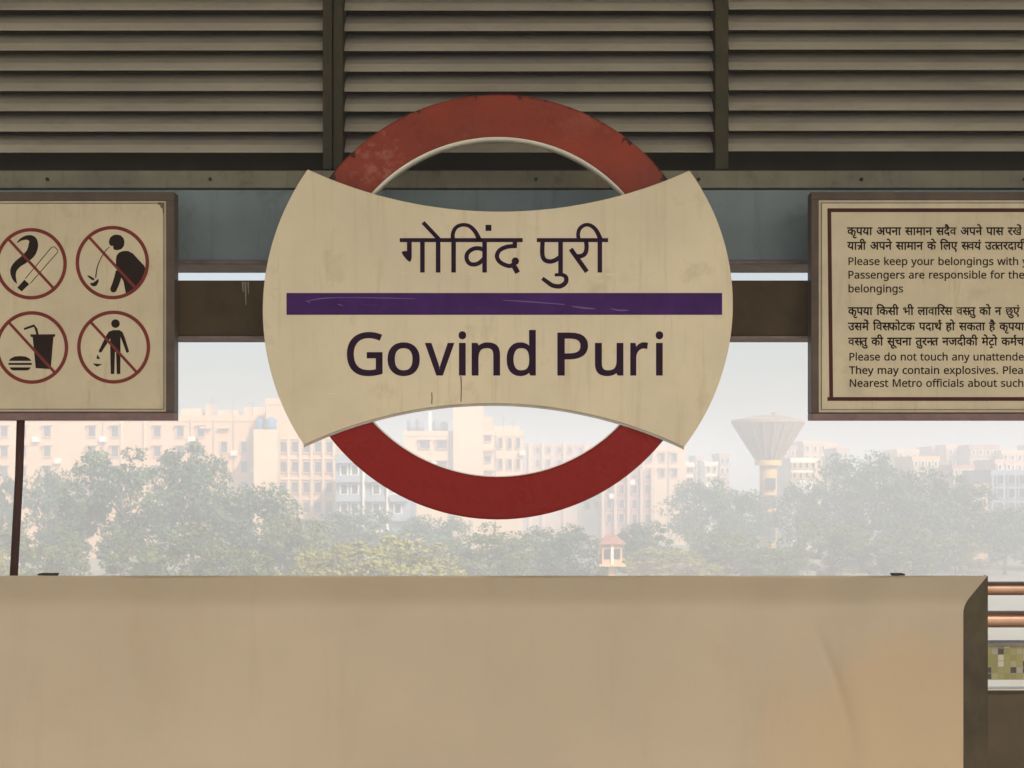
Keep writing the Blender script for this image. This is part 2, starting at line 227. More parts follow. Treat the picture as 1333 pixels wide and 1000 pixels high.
GLYPHS = """
.|215|58,43 59,61 64,75 72,85 82,92 94,96 107,97 120,96 132,92 142,85 151,75 156,61 157,43 156,26 151,12 142,2 132,-6 120,-10 107,-11 94,-10 82,-6 72,2 64,12 59,26
G|584|326,302 524,302 524,22 493,12 462,5 431,-1 398,-5 362,-7 323,-8 267,-4 217,8 173,28 136,55 105,89 81,130 63,176 52,229 49,286 53,343 65,395 84,442 111,482 145,517 186,544 233,564 286,577 346,581 377,580 407,577 437,572 465,565 491,557 516,547 489,484 468,493 445,501 421,508 395,513 369,516 342,517 298,514 259,505 225,489 195,468 170,441 150,409 136,373 127,332 124,286 127,243 134,202 146,166 164,133 187,106 216,84 251,68 292,58 340,55 364,55 385,56 404,59 421,61 437,65 452,68 452,238 326,238
M|727|330,0 142,502 139,502 140,490 141,477 142,461 142,444 143,426 144,407 144,387 144,367 144,347 144,0 78,0 78,573 184,573 361,103 364,103 544,573 650,573 650,0 578,0 578,352 578,371 579,389 579,408 580,426 580,443 581,460 584,501 581,501 390,0
N|609|532,0 447,0 141,476 138,476 139,462 140,448 141,432 143,378 144,359 144,340 144,320 144,0 78,0 78,573 161,573 467,99 470,99 468,137 466,193 465,213 464,232 464,249 464,573 532,573
P|485|229,573 297,568 352,553 393,528 421,495 439,454 444,404 443,381 439,358 433,336 423,316 411,296 395,278 375,262 351,249 324,238 292,230 256,225 216,223 150,223 150,0 78,0 78,573;223,511 150,511 150,285 208,285 242,286 272,290 298,296 320,306 338,318 352,334 362,352 368,375 370,401 366,435 354,462 334,484 306,499 269,508
T|446|259,0 187,0 187,509 8,509 8,573 437,573 437,509 259,509
a|450|231,437 279,433 318,422 347,403 368,375 381,338 385,293 385,0 334,0 320,61 317,61 304,46 292,33 279,22 265,13 250,5 234,-1 216,-5 195,-7 172,-8 148,-7 124,-2 103,6 84,16 68,30 55,48 45,68 39,92 37,119 43,159 59,192 87,219 127,238 179,251 243,257 316,259 316,285 313,317 306,342 293,359 275,371 253,378 227,380 205,379 183,376 163,370 143,363 124,355 106,347 84,400 104,410 126,419 151,426 177,432 204,436;252,208 204,203 167,195 141,182 124,165 113,144 110,119 112,97 120,79 132,66 148,56 167,51 188,49 223,52 253,62 279,79 299,103 311,134 315,172 315,210
b|493|139,461 139,443 138,426 138,410 137,396 136,383 135,373 139,373 153,390 169,405 189,419 213,429 240,435 272,437 322,431 365,412 401,381 428,338 444,283 449,215 447,168 439,127 427,91 410,61 390,36 365,17 337,3 306,-5 272,-8 240,-6 213,0 189,10 169,24 153,38 139,55 133,55 119,0 68,0 68,609 139,609;260,379 231,377 207,371 188,361 172,348 159,330 150,308 144,282 140,252 139,217 139,214 142,165 150,125 165,93 187,69 219,55 261,51 297,55 325,69 348,93 363,126 373,166 376,216 373,265 363,306 348,338 325,360 296,374
c|385|241,-8 204,-5 170,2 139,15 112,34 88,58 69,87 55,123 47,165 44,213 47,262 56,305 71,342 90,372 114,396 142,415 174,428 208,435 245,438 267,437 288,435 309,431 328,426 344,421 358,415 337,356 323,361 308,365 292,370 275,373 259,375 244,376 217,374 193,368 172,358 155,343 141,325 131,303 123,277 119,247 117,213 119,181 123,152 131,126 141,104 155,86 172,71 191,61 214,55 240,53 262,54 283,56 302,60 319,65 336,71 351,78 351,15 336,8 320,3 304,-2 285,-5 264,-7
d|493|221,-8 171,-2 128,17 92,48 65,91 49,146 44,214 49,282 66,338 93,381 128,413 171,432 221,438 243,437 262,434 280,429 296,423 310,416 323,407 335,397 345,386 354,374 359,374 356,405 355,418 355,429 354,438 354,609 425,609 425,0 368,0 358,58 354,58 345,46 335,35 323,24 310,15 296,7 279,1 262,-4 242,-7;232,51 273,55 305,67 328,88 343,117 352,154 355,200 355,213 352,263 343,304 329,336 306,360 274,375 231,379 196,374 168,359 146,334 130,300 120,260 117,213 120,165 130,125 146,93 168,69 197,55
e|452|234,438 269,435 301,427 329,414 354,396 374,373 390,346 402,315 409,281 411,244 411,201 117,201 122,157 134,119 154,90 181,69 215,56 254,52 280,53 305,56 327,60 348,66 370,73 392,82 392,20 370,11 349,4 327,-1 304,-5 279,-7 251,-8 212,-5 176,3 143,17 114,36 90,61 70,91 56,126 47,167 44,212 47,257 55,297 68,333 86,364 108,390 134,411 164,426 198,435;233,380 202,377 175,366 154,348 137,323 125,293 119,257 338,257 336,281 333,302 326,322 318,338 306,353 292,364 276,373 256,378
f|276|266,375 158,375 158,0 87,0 87,375 12,375 12,408 87,432 87,457 89,492 95,522 104,547 116,568 132,585 152,597 174,606 199,612 227,613 244,613 259,612 274,609 287,606 300,603 310,599 292,544 283,546 273,549 262,552 251,554 239,555 228,556 206,553 189,545 175,532 166,513 160,489 158,458 158,430 266,430
g|493|221,438 248,436 273,431 297,422 319,409 338,393 355,373 359,373 369,430 425,430 425,-7 423,-46 416,-80 404,-109 388,-135 367,-155 341,-172 310,-183 274,-190 233,-192 202,-192 174,-189 147,-186 122,-180 99,-174 78,-165 78,-100 99,-110 123,-118 149,-125 177,-130 206,-133 237,-134 271,-130 300,-119 324,-101 341,-77 352,-48 355,-13 355,4 356,32 358,57 354,57 338,37 320,21 299,8 275,-1 250,-6 221,-8 170,-2 126,18 91,51 65,95 49,149 44,214 49,278 65,332 91,377 126,411 169,431;230,379 207,376 187,370 169,359 153,344 140,326 130,303 123,277 119,247 117,213 120,165 130,124 146,92 169,68 197,54 232,50 253,51 271,53 288,58 303,65 315,74 326,85 336,98 343,113 349,131 353,151 355,173 356,197 356,214 355,251 350,282 343,309 332,331 319,348 302,362 281,371 257,377
h|496|139,431 139,420 138,410 138,399 135,370 140,370 149,385 161,397 174,407 188,416 204,424 221,429 238,434 255,436 273,437 306,435 335,430 360,421 382,408 399,391 413,370 423,344 429,314 431,280 431,0 361,0 361,275 358,307 351,333 338,353 319,367 295,376 265,379 235,377 210,370 189,360 173,347 160,329 150,308 144,283 140,254 139,222 139,0 68,0 68,609 139,609
i|207|139,430 139,0 68,0 68,430;104,591 115,590 124,586 133,580 140,572 144,560 145,546 144,532 140,521 133,512 124,506 115,502 104,501 93,502 83,506 75,512 68,521 64,532 63,546 64,560 68,572 75,580 83,586 93,590
k|428|138,291 138,282 137,270 137,257 135,221 138,221 152,240 172,264 189,285 326,430 409,430 235,246 421,0 336,0 187,200 138,158 138,0 68,0 68,609 138,609
l|207|139,0 68,0 68,609 139,609
m|750|540,438 584,434 621,421 649,401 669,371 681,330 685,280 685,0 615,0 615,277 613,308 606,333 594,353 577,367 555,376 528,379 490,374 460,362 438,342 423,315 414,280 411,237 411,0 342,0 342,277 341,298 337,317 332,333 325,347 315,359 303,367 289,374 272,377 253,379 227,377 204,370 185,360 170,347 158,329 150,308 144,283 140,255 139,223 139,0 68,0 68,430 125,430 136,371 140,371 149,385 160,398 173,409 186,418 201,425 217,431 233,435 249,437 266,438 298,436 325,430 349,420 369,406 386,388 398,366 402,366 418,388 438,406 461,420 486,430 512,436
n|496|275,438 322,434 361,421 391,401 413,371 426,330 431,280 431,0 361,0 361,275 358,307 351,333 338,353 319,367 295,376 265,379 222,374 189,361 166,338 151,308 142,269 139,223 139,0 68,0 68,430 125,430 136,371 140,371 150,385 162,398 175,409 190,418 206,425 222,431 239,435 257,437
o|485|442,216 440,181 436,150 428,121 417,95 404,71 388,51 369,33 348,18 324,7 299,-1 271,-6 241,-8 214,-6 188,-1 163,7 140,18 119,33 100,51 84,71 70,95 59,121 51,150 46,181 44,216 47,261 55,301 68,336 87,367 110,392 137,412 169,426 204,435 244,438 281,435 316,426 347,412 374,392 398,367 417,336 431,301 439,261;117,216 119,184 123,154 130,128 141,105 155,86 172,71 192,59 216,53 243,51 270,53 294,59 314,71 331,86 345,105 356,128 363,154 367,184 369,216 367,248 363,277 355,303 345,325 331,344 314,359 294,370 270,376 242,379 202,374 171,359 147,335 130,303 120,263
p|493|273,438 322,432 365,413 401,383 428,339 444,284 449,216 447,170 439,129 427,93 410,62 390,37 365,17 337,3 306,-5 272,-8 251,-7 231,-4 213,1 197,7 182,15 170,24 158,33 148,44 139,55 134,55 137,20 138,7 139,-5 139,-16 139,-192 68,-192 68,430 126,430 136,371 139,371 148,383 158,394 170,405 182,414 197,422 213,429 231,434 251,437;260,379 233,377 210,371 190,362 174,349 161,333 152,313 145,289 141,261 139,229 139,216 140,182 144,152 150,126 159,103 172,85 188,70 208,59 233,53 261,51 286,53 308,60 326,72 341,88 354,108 364,131 371,157 375,186 376,217 373,262 363,302 348,334 325,359 296,374
r|331|269,438 295,437 304,436 312,435 319,433 310,368 287,372 279,373 271,374 264,374 248,373 232,369 217,363 202,355 189,346 176,334 166,321 156,305 149,289 143,270 140,251 139,229 139,0 68,0 68,430 126,430 134,351 137,351 147,367 158,381 170,395 183,407 198,418 214,426 231,433 249,437
s|384|348,119 346,92 339,69 327,49 311,32 292,18 268,6 241,-2 210,-6 176,-8 148,-7 122,-5 99,-1 78,5 59,11 42,19 42,83 60,75 81,67 104,60 128,54 153,50 178,49 211,51 236,57 256,66 269,79 277,94 280,112 279,123 276,132 271,141 264,150 253,158 239,167 222,176 200,185 174,196 148,206 124,217 103,228 84,239 69,252 57,266 48,283 43,302 41,324 46,358 61,386 85,408 118,425 157,435 202,438 228,437 252,434 275,430 298,424 319,417 339,409 315,353 297,360 278,366 258,372 238,377 218,379 197,380 171,379 149,374 131,366 118,356 111,343 108,328 109,317 113,307 119,298 127,290 139,282 154,274 172,266 193,256 219,246 245,236 268,226 289,215 306,203 321,191 333,176 341,159 346,140
t|289|212,50 222,50 233,51 245,53 255,54 264,56 272,59 272,5 263,1 253,-2 240,-4 226,-6 213,-8 200,-8 178,-7 157,-3 138,4 120,13 104,27 91,44 82,66 76,93 74,125 74,375 13,375 13,409 75,437 103,528 144,528 144,430 269,430 269,375 144,375 144,127 146,103 153,83 163,69 177,58 193,52
u|496|427,430 427,0 370,0 359,57 356,57 346,43 334,31 321,20 306,11 290,4 273,-1 256,-5 238,-7 220,-8 187,-6 159,-1 134,8 112,21 95,38 81,59 71,85 65,114 63,148 63,430 135,430 135,153 137,122 145,96 158,76 176,62 200,53 230,51 260,53 285,59 306,69 323,82 336,100 345,121 352,146 356,175 357,206 357,430
v|407|163,0 0,430 75,430 167,176 180,137 185,123 189,109 193,96 197,83 199,72 201,63 204,63 207,72 210,84 214,96 218,110 222,124 227,138 241,176 332,430 407,430 244,0
w|630|346,243 336,276 328,308 321,335 316,357 313,357 308,335 302,307 294,275 291,264 287,253 284,242 207,1 127,1 9,431 82,431 141,201 145,186 149,170 153,154 163,109 166,96 168,84 169,73 172,73 178,97 185,128 193,160 201,188 277,431 354,431 428,188 440,149 444,135 447,122 451,109 454,96 456,84 457,74 460,74 462,84 464,95 466,108 469,122 473,137 477,153 489,201 549,431 621,431 502,1 419,1
x|424|170,220 22,430 102,430 213,268 322,430 402,430 253,220 410,0 330,0 213,172 94,0 14,0
y|409|1,430 76,430 169,185 184,144 188,130 193,117 196,105 200,92 203,80 205,68 209,68 212,83 217,100 224,121 231,142 238,164 245,186 333,430 409,430 224,-59 213,-85 201,-108 188,-130 173,-148 157,-164 138,-176 117,-185 94,-191 67,-192 55,-192 44,-192 34,-190 9,-186 9,-130 30,-133 38,-134 47,-135 56,-135 72,-134 86,-131 99,-126 110,-118 121,-110 130,-99 138,-87 145,-73 152,-59 174,-2
ं|0|-106,443 -104,456 -97,467 -87,474 -75,477 -62,474 -52,467 -45,456 -43,443 -45,431 -52,420 -62,413 -75,410 -87,413 -97,420 -104,431
अ|439|270,125 263,90 244,65 215,51 179,46 133,55 91,83 53,132 17,204 57,219 83,165 111,123 141,97 175,88 195,90 211,98 221,111 225,130 222,150 213,168 199,184 183,199 167,197 149,196 146,236 180,240 202,250 214,265 218,284 215,302 205,314 190,321 173,323 153,321 135,317 117,310 98,302 84,341 101,349 121,356 145,361 171,363 211,357 240,341 258,315 264,284 254,245 225,215 237,204 258,202 279,201 297,201 312,203 326,205 341,209 341,316 299,316 299,357 447,357 447,316 388,316 388,0 341,0 341,167 328,164 314,162 301,161 286,160 275,161 261,162 268,144
उ|315|0,357 323,357 323,316 260,316 274,293 279,267 267,221 233,188 253,169 270,146 283,119 287,87 283,61 274,39 258,22 238,10 215,2 188,0 156,4 126,18 97,41 69,75 42,121 17,180 57,194 74,152 93,115 113,85 135,62 158,47 184,43 205,45 223,53 234,68 238,92 235,115 225,135 209,155 189,173 171,170 152,169 149,209 186,213 212,224 227,241 232,266 230,282 223,296 214,308 202,316 0,316
ए|318|326,316 272,316 272,218 271,192 268,172 262,156 253,141 226,120 186,110 176,153 188,155 198,158 206,162 213,168 218,175 223,185 225,198 226,218 226,316 92,316 92,203 92,179 94,160 96,144 101,132 108,122 118,112 132,103 149,92 213,56 243,36 264,17 275,-4 279,-30 277,-53 270,-74 261,-92 252,-106 211,-82 218,-70 225,-57 230,-44 231,-32 230,-21 227,-12 220,-4 209,6 191,18 167,32 117,61 96,74 78,88 65,104 55,122 48,147 45,182 45,316 0,316 0,357 326,357
क|438|446,316 260,316 260,200 290,222 327,229 361,223 388,205 405,176 411,137 409,110 403,81 391,51 374,22 333,46 346,66 356,88 363,112 365,136 363,160 354,176 341,186 323,190 291,179 260,148 260,0 213,0 213,100 198,89 179,78 156,70 130,68 104,71 79,79 58,92 41,112 30,136 26,167 34,208 58,240 94,260 140,267 154,266 170,265 195,261 191,219 181,221 168,223 155,224 143,225 113,221 91,210 78,192 73,168 77,141 90,123 109,112 131,108 155,111 176,120 195,133 213,149 213,316 0,316 0,357 446,357
ख|470|419,316 419,0 372,0 372,26 351,16 328,9 304,5 280,4 220,12 162,35 105,76 49,137 36,156 28,170 24,183 23,194 25,206 32,216 43,223 60,226 73,224 85,219 95,211 104,201 114,213 120,229 124,246 125,263 124,278 123,291 120,304 115,316 0,316 0,357 478,357 478,316;307,133 326,135 343,142 359,151 372,161 372,316 161,316 169,293 171,263 166,221 151,188 127,164 95,145 137,103 180,71 228,52 281,45 306,47 329,51 351,59 372,70 372,114 358,106 341,100 321,96 299,94 274,97 251,105 231,119 217,137 208,158 204,183 211,220 232,248 264,266 305,272 330,270 344,268 354,266 350,226 331,230 321,232 310,232 286,229 267,219 255,204 251,182 255,160 267,145 285,136
च|364|373,316 313,316 313,0 267,0 267,95 251,85 231,76 209,70 182,68 142,74 109,92 88,121 81,158 83,174 88,189 96,203 106,213 22,212 22,253 190,253 211,253 223,253 219,213 201,213 171,209 147,198 132,181 127,157 131,136 144,120 162,111 182,108 209,111 231,120 250,134 267,149 267,316 0,316 0,357 373,357
छ|403|170,40 212,45 250,58 283,80 308,107 324,141 330,178 326,203 316,223 301,236 280,241 263,238 252,230 246,219 244,206 247,188 259,173 279,160 307,150 288,114 248,130 221,151 205,176 199,204 203,230 215,252 235,268 261,276 261,316 0,316 0,357 411,357 411,316 307,316 307,274 334,262 356,242 370,214 375,177 371,144 361,112 343,82 320,55 290,32 255,15 215,4 170,0 121,6 86,24 65,51 58,84 59,97 62,109 68,122 76,133 54,146 38,163 28,183 25,206 31,237 51,259 80,273 118,277 143,276 156,274 165,272 162,232 144,236 133,238 122,238 84,229 71,201 74,186 84,175 98,167 116,161 134,165 153,167 166,166 177,165 173,125 166,125 159,125 118,115 105,85 109,65 122,51 143,43
ज|426|375,316 375,0 329,0 329,213 250,213 230,213 217,214 236,196 250,174 260,150 263,125 260,101 251,81 238,65 220,55 200,48 178,46 148,50 120,63 93,87 67,121 42,169 18,230 59,245 86,177 114,128 144,98 176,88 192,90 206,98 215,111 218,130 213,155 200,178 181,199 157,217 173,253 329,253 329,316 0,316 0,357 435,357 435,316
ट|289|298,316 213,316 213,200 182,200 156,199 136,196 118,190 104,183 80,157 72,123 76,98 85,78 100,62 118,51 139,45 163,43 191,44 215,50 238,58 261,70 277,27 251,16 223,8 194,2 164,0 127,4 93,15 65,33 44,58 31,89 26,126 31,161 46,189 69,212 97,228 130,238 165,241 167,241 167,316 0,316 0,357 298,357
त|327|276,316 276,0 230,0 230,188 167,188 136,188 115,185 99,180 86,172 76,157 72,136 78,108 94,82 120,54 156,23 125,-7 99,16 76,39 55,62 39,87 29,112 26,139 28,158 34,175 42,190 53,202 72,214 94,223 121,228 156,229 230,229 230,316 0,316 0,357 335,357 335,316
थ|369|318,316 318,0 271,0 271,103 253,93 231,84 206,78 177,76 132,83 94,104 65,138 48,185 94,199 124,217 141,240 146,268 143,293 133,312 118,323 98,326 85,325 75,319 68,311 65,299 77,276 112,265 107,225 74,233 48,247 32,269 26,298 32,326 47,347 71,359 99,363 122,360 144,353 163,340 179,322 190,299 193,269 187,231 170,200 142,176 105,157 119,139 134,127 154,119 180,117 208,119 231,128 252,141 271,158 271,316 224,316 224,357 377,357 377,316
द|299|237,-33 225,-14 214,6 204,25 196,42 182,40 165,39 141,41 116,45 93,53 72,65 53,80 39,101 30,126 26,156 29,180 35,200 46,216 59,230 80,245 105,254 134,260 167,262 169,262 169,316 0,316 0,357 307,357 307,316 216,316 216,221 188,221 158,220 134,217 115,212 99,204 88,194 80,182 74,168 72,150 78,123 95,100 124,85 165,80 172,80 179,81 177,92 176,101 179,118 188,130 200,136 214,138 236,134 252,124 262,109 265,93 263,77 256,65 247,56 235,49 243,35 252,21 263,5 276,-14
न|319|0,357 327,357 327,316 268,316 268,0 221,0 221,171 117,171 117,140 115,126 109,116 100,110 88,108 74,111 59,120 44,133 32,149 24,166 21,183 23,195 29,204 40,210 56,212 221,212 221,316 0,316
प|326|275,316 275,0 229,0 229,110 211,100 192,91 171,86 146,84 124,86 104,92 87,100 74,111 61,128 52,148 47,173 45,206 45,316 0,316 0,357 335,357 335,316;229,316 92,316 92,212 92,191 94,175 96,162 99,152 103,145 109,138 126,128 151,125 173,127 194,136 213,147 229,161
फ|443|264,316 264,200 279,213 295,222 313,227 332,229 366,223 393,205 411,176 416,137 414,110 408,81 396,51 379,22 338,46 351,66 361,88 368,112 370,136 368,160 359,176 345,186 327,190 296,179 264,148 264,0 218,0 218,111 203,101 186,92 166,86 142,84 121,86 101,92 85,102 72,113 60,131 51,150 47,174 45,203 45,316 0,316 0,357 451,357 451,316;92,316 92,207 93,180 95,161 100,149 108,138 122,128 142,125 165,127 184,134 202,146 218,160 218,316
भ|404|100,363 120,362 138,357 153,349 167,337 177,324 184,306 189,283 191,251 191,184 306,184 306,316 231,316 231,357 412,357 412,316 353,316 353,0 306,0 306,144 191,144 191,122 189,106 182,95 173,89 163,87 151,89 140,94 128,102 117,112 108,124 101,136 96,148 94,160 96,169 102,177 113,183 129,184 145,184 145,245 145,269 142,286 139,299 133,309 118,322 97,326 83,324 74,319 67,310 65,299 69,285 79,275 97,268 125,264 121,223 82,230 52,244 33,267 26,299 32,328 48,348 72,359
म|343|292,316 292,0 246,0 246,144 119,144 119,122 117,106 111,95 102,89 91,87 80,89 68,94 57,102 46,112 37,124 29,136 24,148 22,160 24,169 30,177 41,183 57,184 72,184 72,316 0,316 0,357 352,357 352,316;246,316 119,316 119,184 246,184
य|333|342,357 342,316 282,316 282,0 235,0 235,103 218,93 197,84 173,78 145,76 99,85 62,111 36,151 22,203 53,212 75,224 88,240 92,262 90,278 85,292 78,305 71,316 0,316 0,357;74,173 87,148 103,131 123,120 149,117 176,120 199,129 219,142 235,157 235,316 121,316 134,286 138,256 122,204
र|235|227,24 196,-7 163,21 132,50 104,78 79,104 59,127 43,147 33,163 27,175 24,185 23,195 25,206 32,216 43,223 60,226 73,224 85,219 95,211 104,200 123,213 137,229 144,248 147,269 146,282 144,295 141,307 137,316 0,316 0,357 244,357 244,316 184,316 191,293 193,263 190,234 180,210 165,189 146,173 122,158 96,146 124,116 156,84 191,53
ल|389|0,316 0,357 398,357 398,316 338,316 338,0 292,0 292,204 284,204 270,203 256,198 242,188 228,173 216,150 204,119 160,133 168,158 179,180 165,189 151,196 136,201 120,203 100,199 85,190 75,174 72,156 75,134 85,114 100,94 121,73 147,49 177,23 146,-7 115,21 86,48 61,74 42,101 30,128 26,158 29,186 40,208 56,224 75,236 96,242 117,245 141,243 163,236 184,226 203,213 241,237 287,245 292,245 292,316
व|319|328,316 268,316 268,0 222,0 222,95 206,85 186,76 162,70 134,68 105,71 79,80 57,94 40,113 30,137 26,164 35,208 59,240 98,260 146,267 165,266 187,264 203,261 200,219 176,223 162,224 149,225 117,221 93,209 78,190 73,165 77,139 91,122 111,111 135,108 163,111 186,121 206,134 222,149 222,316 0,316 0,357 328,357
स|388|337,316 337,0 291,0 291,153 274,148 257,146 239,145 218,144 193,145 167,148 143,153 122,159 110,152 96,145 122,115 151,84 184,53 218,24 187,-7 156,21 127,50 100,78 76,104 57,127 42,147 32,163 26,175 24,185 23,195 25,206 32,216 43,223 60,226 73,224 85,219 95,211 104,201 114,213 120,229 124,246 125,263 124,279 122,294 119,307 115,316 0,316 0,357 397,357 397,316;212,185 233,186 253,187 271,190 291,195 291,316 161,316 165,306 168,294 170,279 171,263 170,241 166,221 159,205 150,191 181,187
ह|305|184,40 203,47 218,56 228,69 231,85 227,104 215,119 193,128 161,132 126,127 100,115 85,96 79,71 81,54 86,37 96,19 113,0 138,-23 173,-51 142,-82 96,-42 62,-5 40,33 33,75 36,95 42,113 53,129 66,142 56,154 47,168 42,184 40,202 41,217 45,230 52,240 61,249 75,257 91,263 110,266 132,267 207,267 207,316 0,316 0,357 314,357 314,316 254,316 254,226 132,226 117,226 107,225 100,222 94,219 88,211 86,199 87,188 91,179 98,171 105,163 133,170 163,172 199,169 228,160 249,146 265,129 273,109 276,88 271,57 257,33 233,14 200,1
ा|149|98,316 98,0 51,0 51,316 0,316 0,357 157,357 157,316
ि|149|51,316 0,316 0,357 46,357 40,370 35,384 32,399 30,416 39,456 64,488 103,508 153,515 229,504 296,471 355,419 404,353 356,353 264,443 163,473 127,469 100,456 83,436 77,410 78,394 82,380 88,368 95,357 157,357 157,316 98,316 98,0 51,0
ी|149|-106,353 -115,373 -121,392 -125,410 -126,430 -120,464 -102,491 -73,509 -35,515 -3,511 22,498 44,477 62,447 78,407 94,357 157,357 157,316 98,316 98,0 51,0 51,316 0,316 0,357 50,357 34,409 16,445 -5,467 -33,474 -53,470 -68,460 -77,443 -80,421 -78,402 -74,386 -68,370 -60,353
ु|0|-142,-7 -111,3 -78,6 -40,1 -11,-16 7,-41 13,-74 6,-106 -14,-132 -46,-148 -90,-154 -142,-147 -186,-128 -225,-97 -261,-57 -226,-33 -204,-58 -184,-78 -163,-94 -141,-104 -117,-110 -90,-113 -45,-102 -29,-70 -33,-54 -43,-42 -58,-35 -75,-33 -90,-34 -103,-36 -115,-40 -128,-45
ू|0|-36,-141 -51,-146 -67,-150 -83,-153 -99,-154 -138,-148 -167,-131 -185,-105 -191,-72 -185,-42 -165,-17 -134,1 -93,6 -53,2 -18,-10 12,-28 39,-52 62,-79 83,-109 48,-131 16,-89 -16,-58 -50,-39 -90,-33 -115,-36 -134,-44 -145,-57 -149,-74 -145,-92 -134,-104 -119,-110 -102,-113 -88,-112 -75,-109 -63,-106 -51,-101
ृ|0|16,-134 0,-141 -18,-148 -38,-152 -61,-154 -99,-148 -128,-131 -147,-105 -153,-72 -146,-42 -127,-16 -95,2 -51,10 -47,-28 -76,-34 -95,-44 -107,-58 -110,-76 -107,-93 -96,-104 -81,-111 -64,-113 -47,-112 -32,-109 -17,-103 1,-94
े|0|-97,353 -109,394 -121,425 -133,447 -147,462 -163,470 -181,473 -193,472 -203,470 -221,465 -235,507 -211,513 -183,515 -154,511 -129,500 -107,480 -88,450 -71,408 -54,353
ै|0|-103,353 -118,373 -131,387 -144,396 -157,401 -170,403 -184,404 -195,403 -207,400 -219,396 -231,392 -246,431 -232,437 -218,441 -203,443 -187,444 -163,441 -141,432 -123,417 -107,397 -105,399 -116,425 -128,445 -139,459 -151,468 -165,473 -182,475 -194,474 -204,473 -222,467 -235,507 -211,513 -183,515 -154,511 -129,500 -107,480 -88,450 -71,408 -54,353
ो|149|98,316 98,0 51,0 51,316 0,316 0,357 157,357 157,316;52,353 40,394 28,425 15,447 2,462 -14,470 -32,473 -44,472 -55,470 -72,465 -86,507 -62,513 -34,515 -5,511 20,500 41,480 61,450 78,408 95,353
्|0|-103,-25 -89,-23 -75,-22 -39,-26 -7,-37 20,-54 45,-76 66,-102 87,-130 54,-154 25,-114 -4,-86 -35,-70 -72,-65 -85,-66 -96,-68
"""
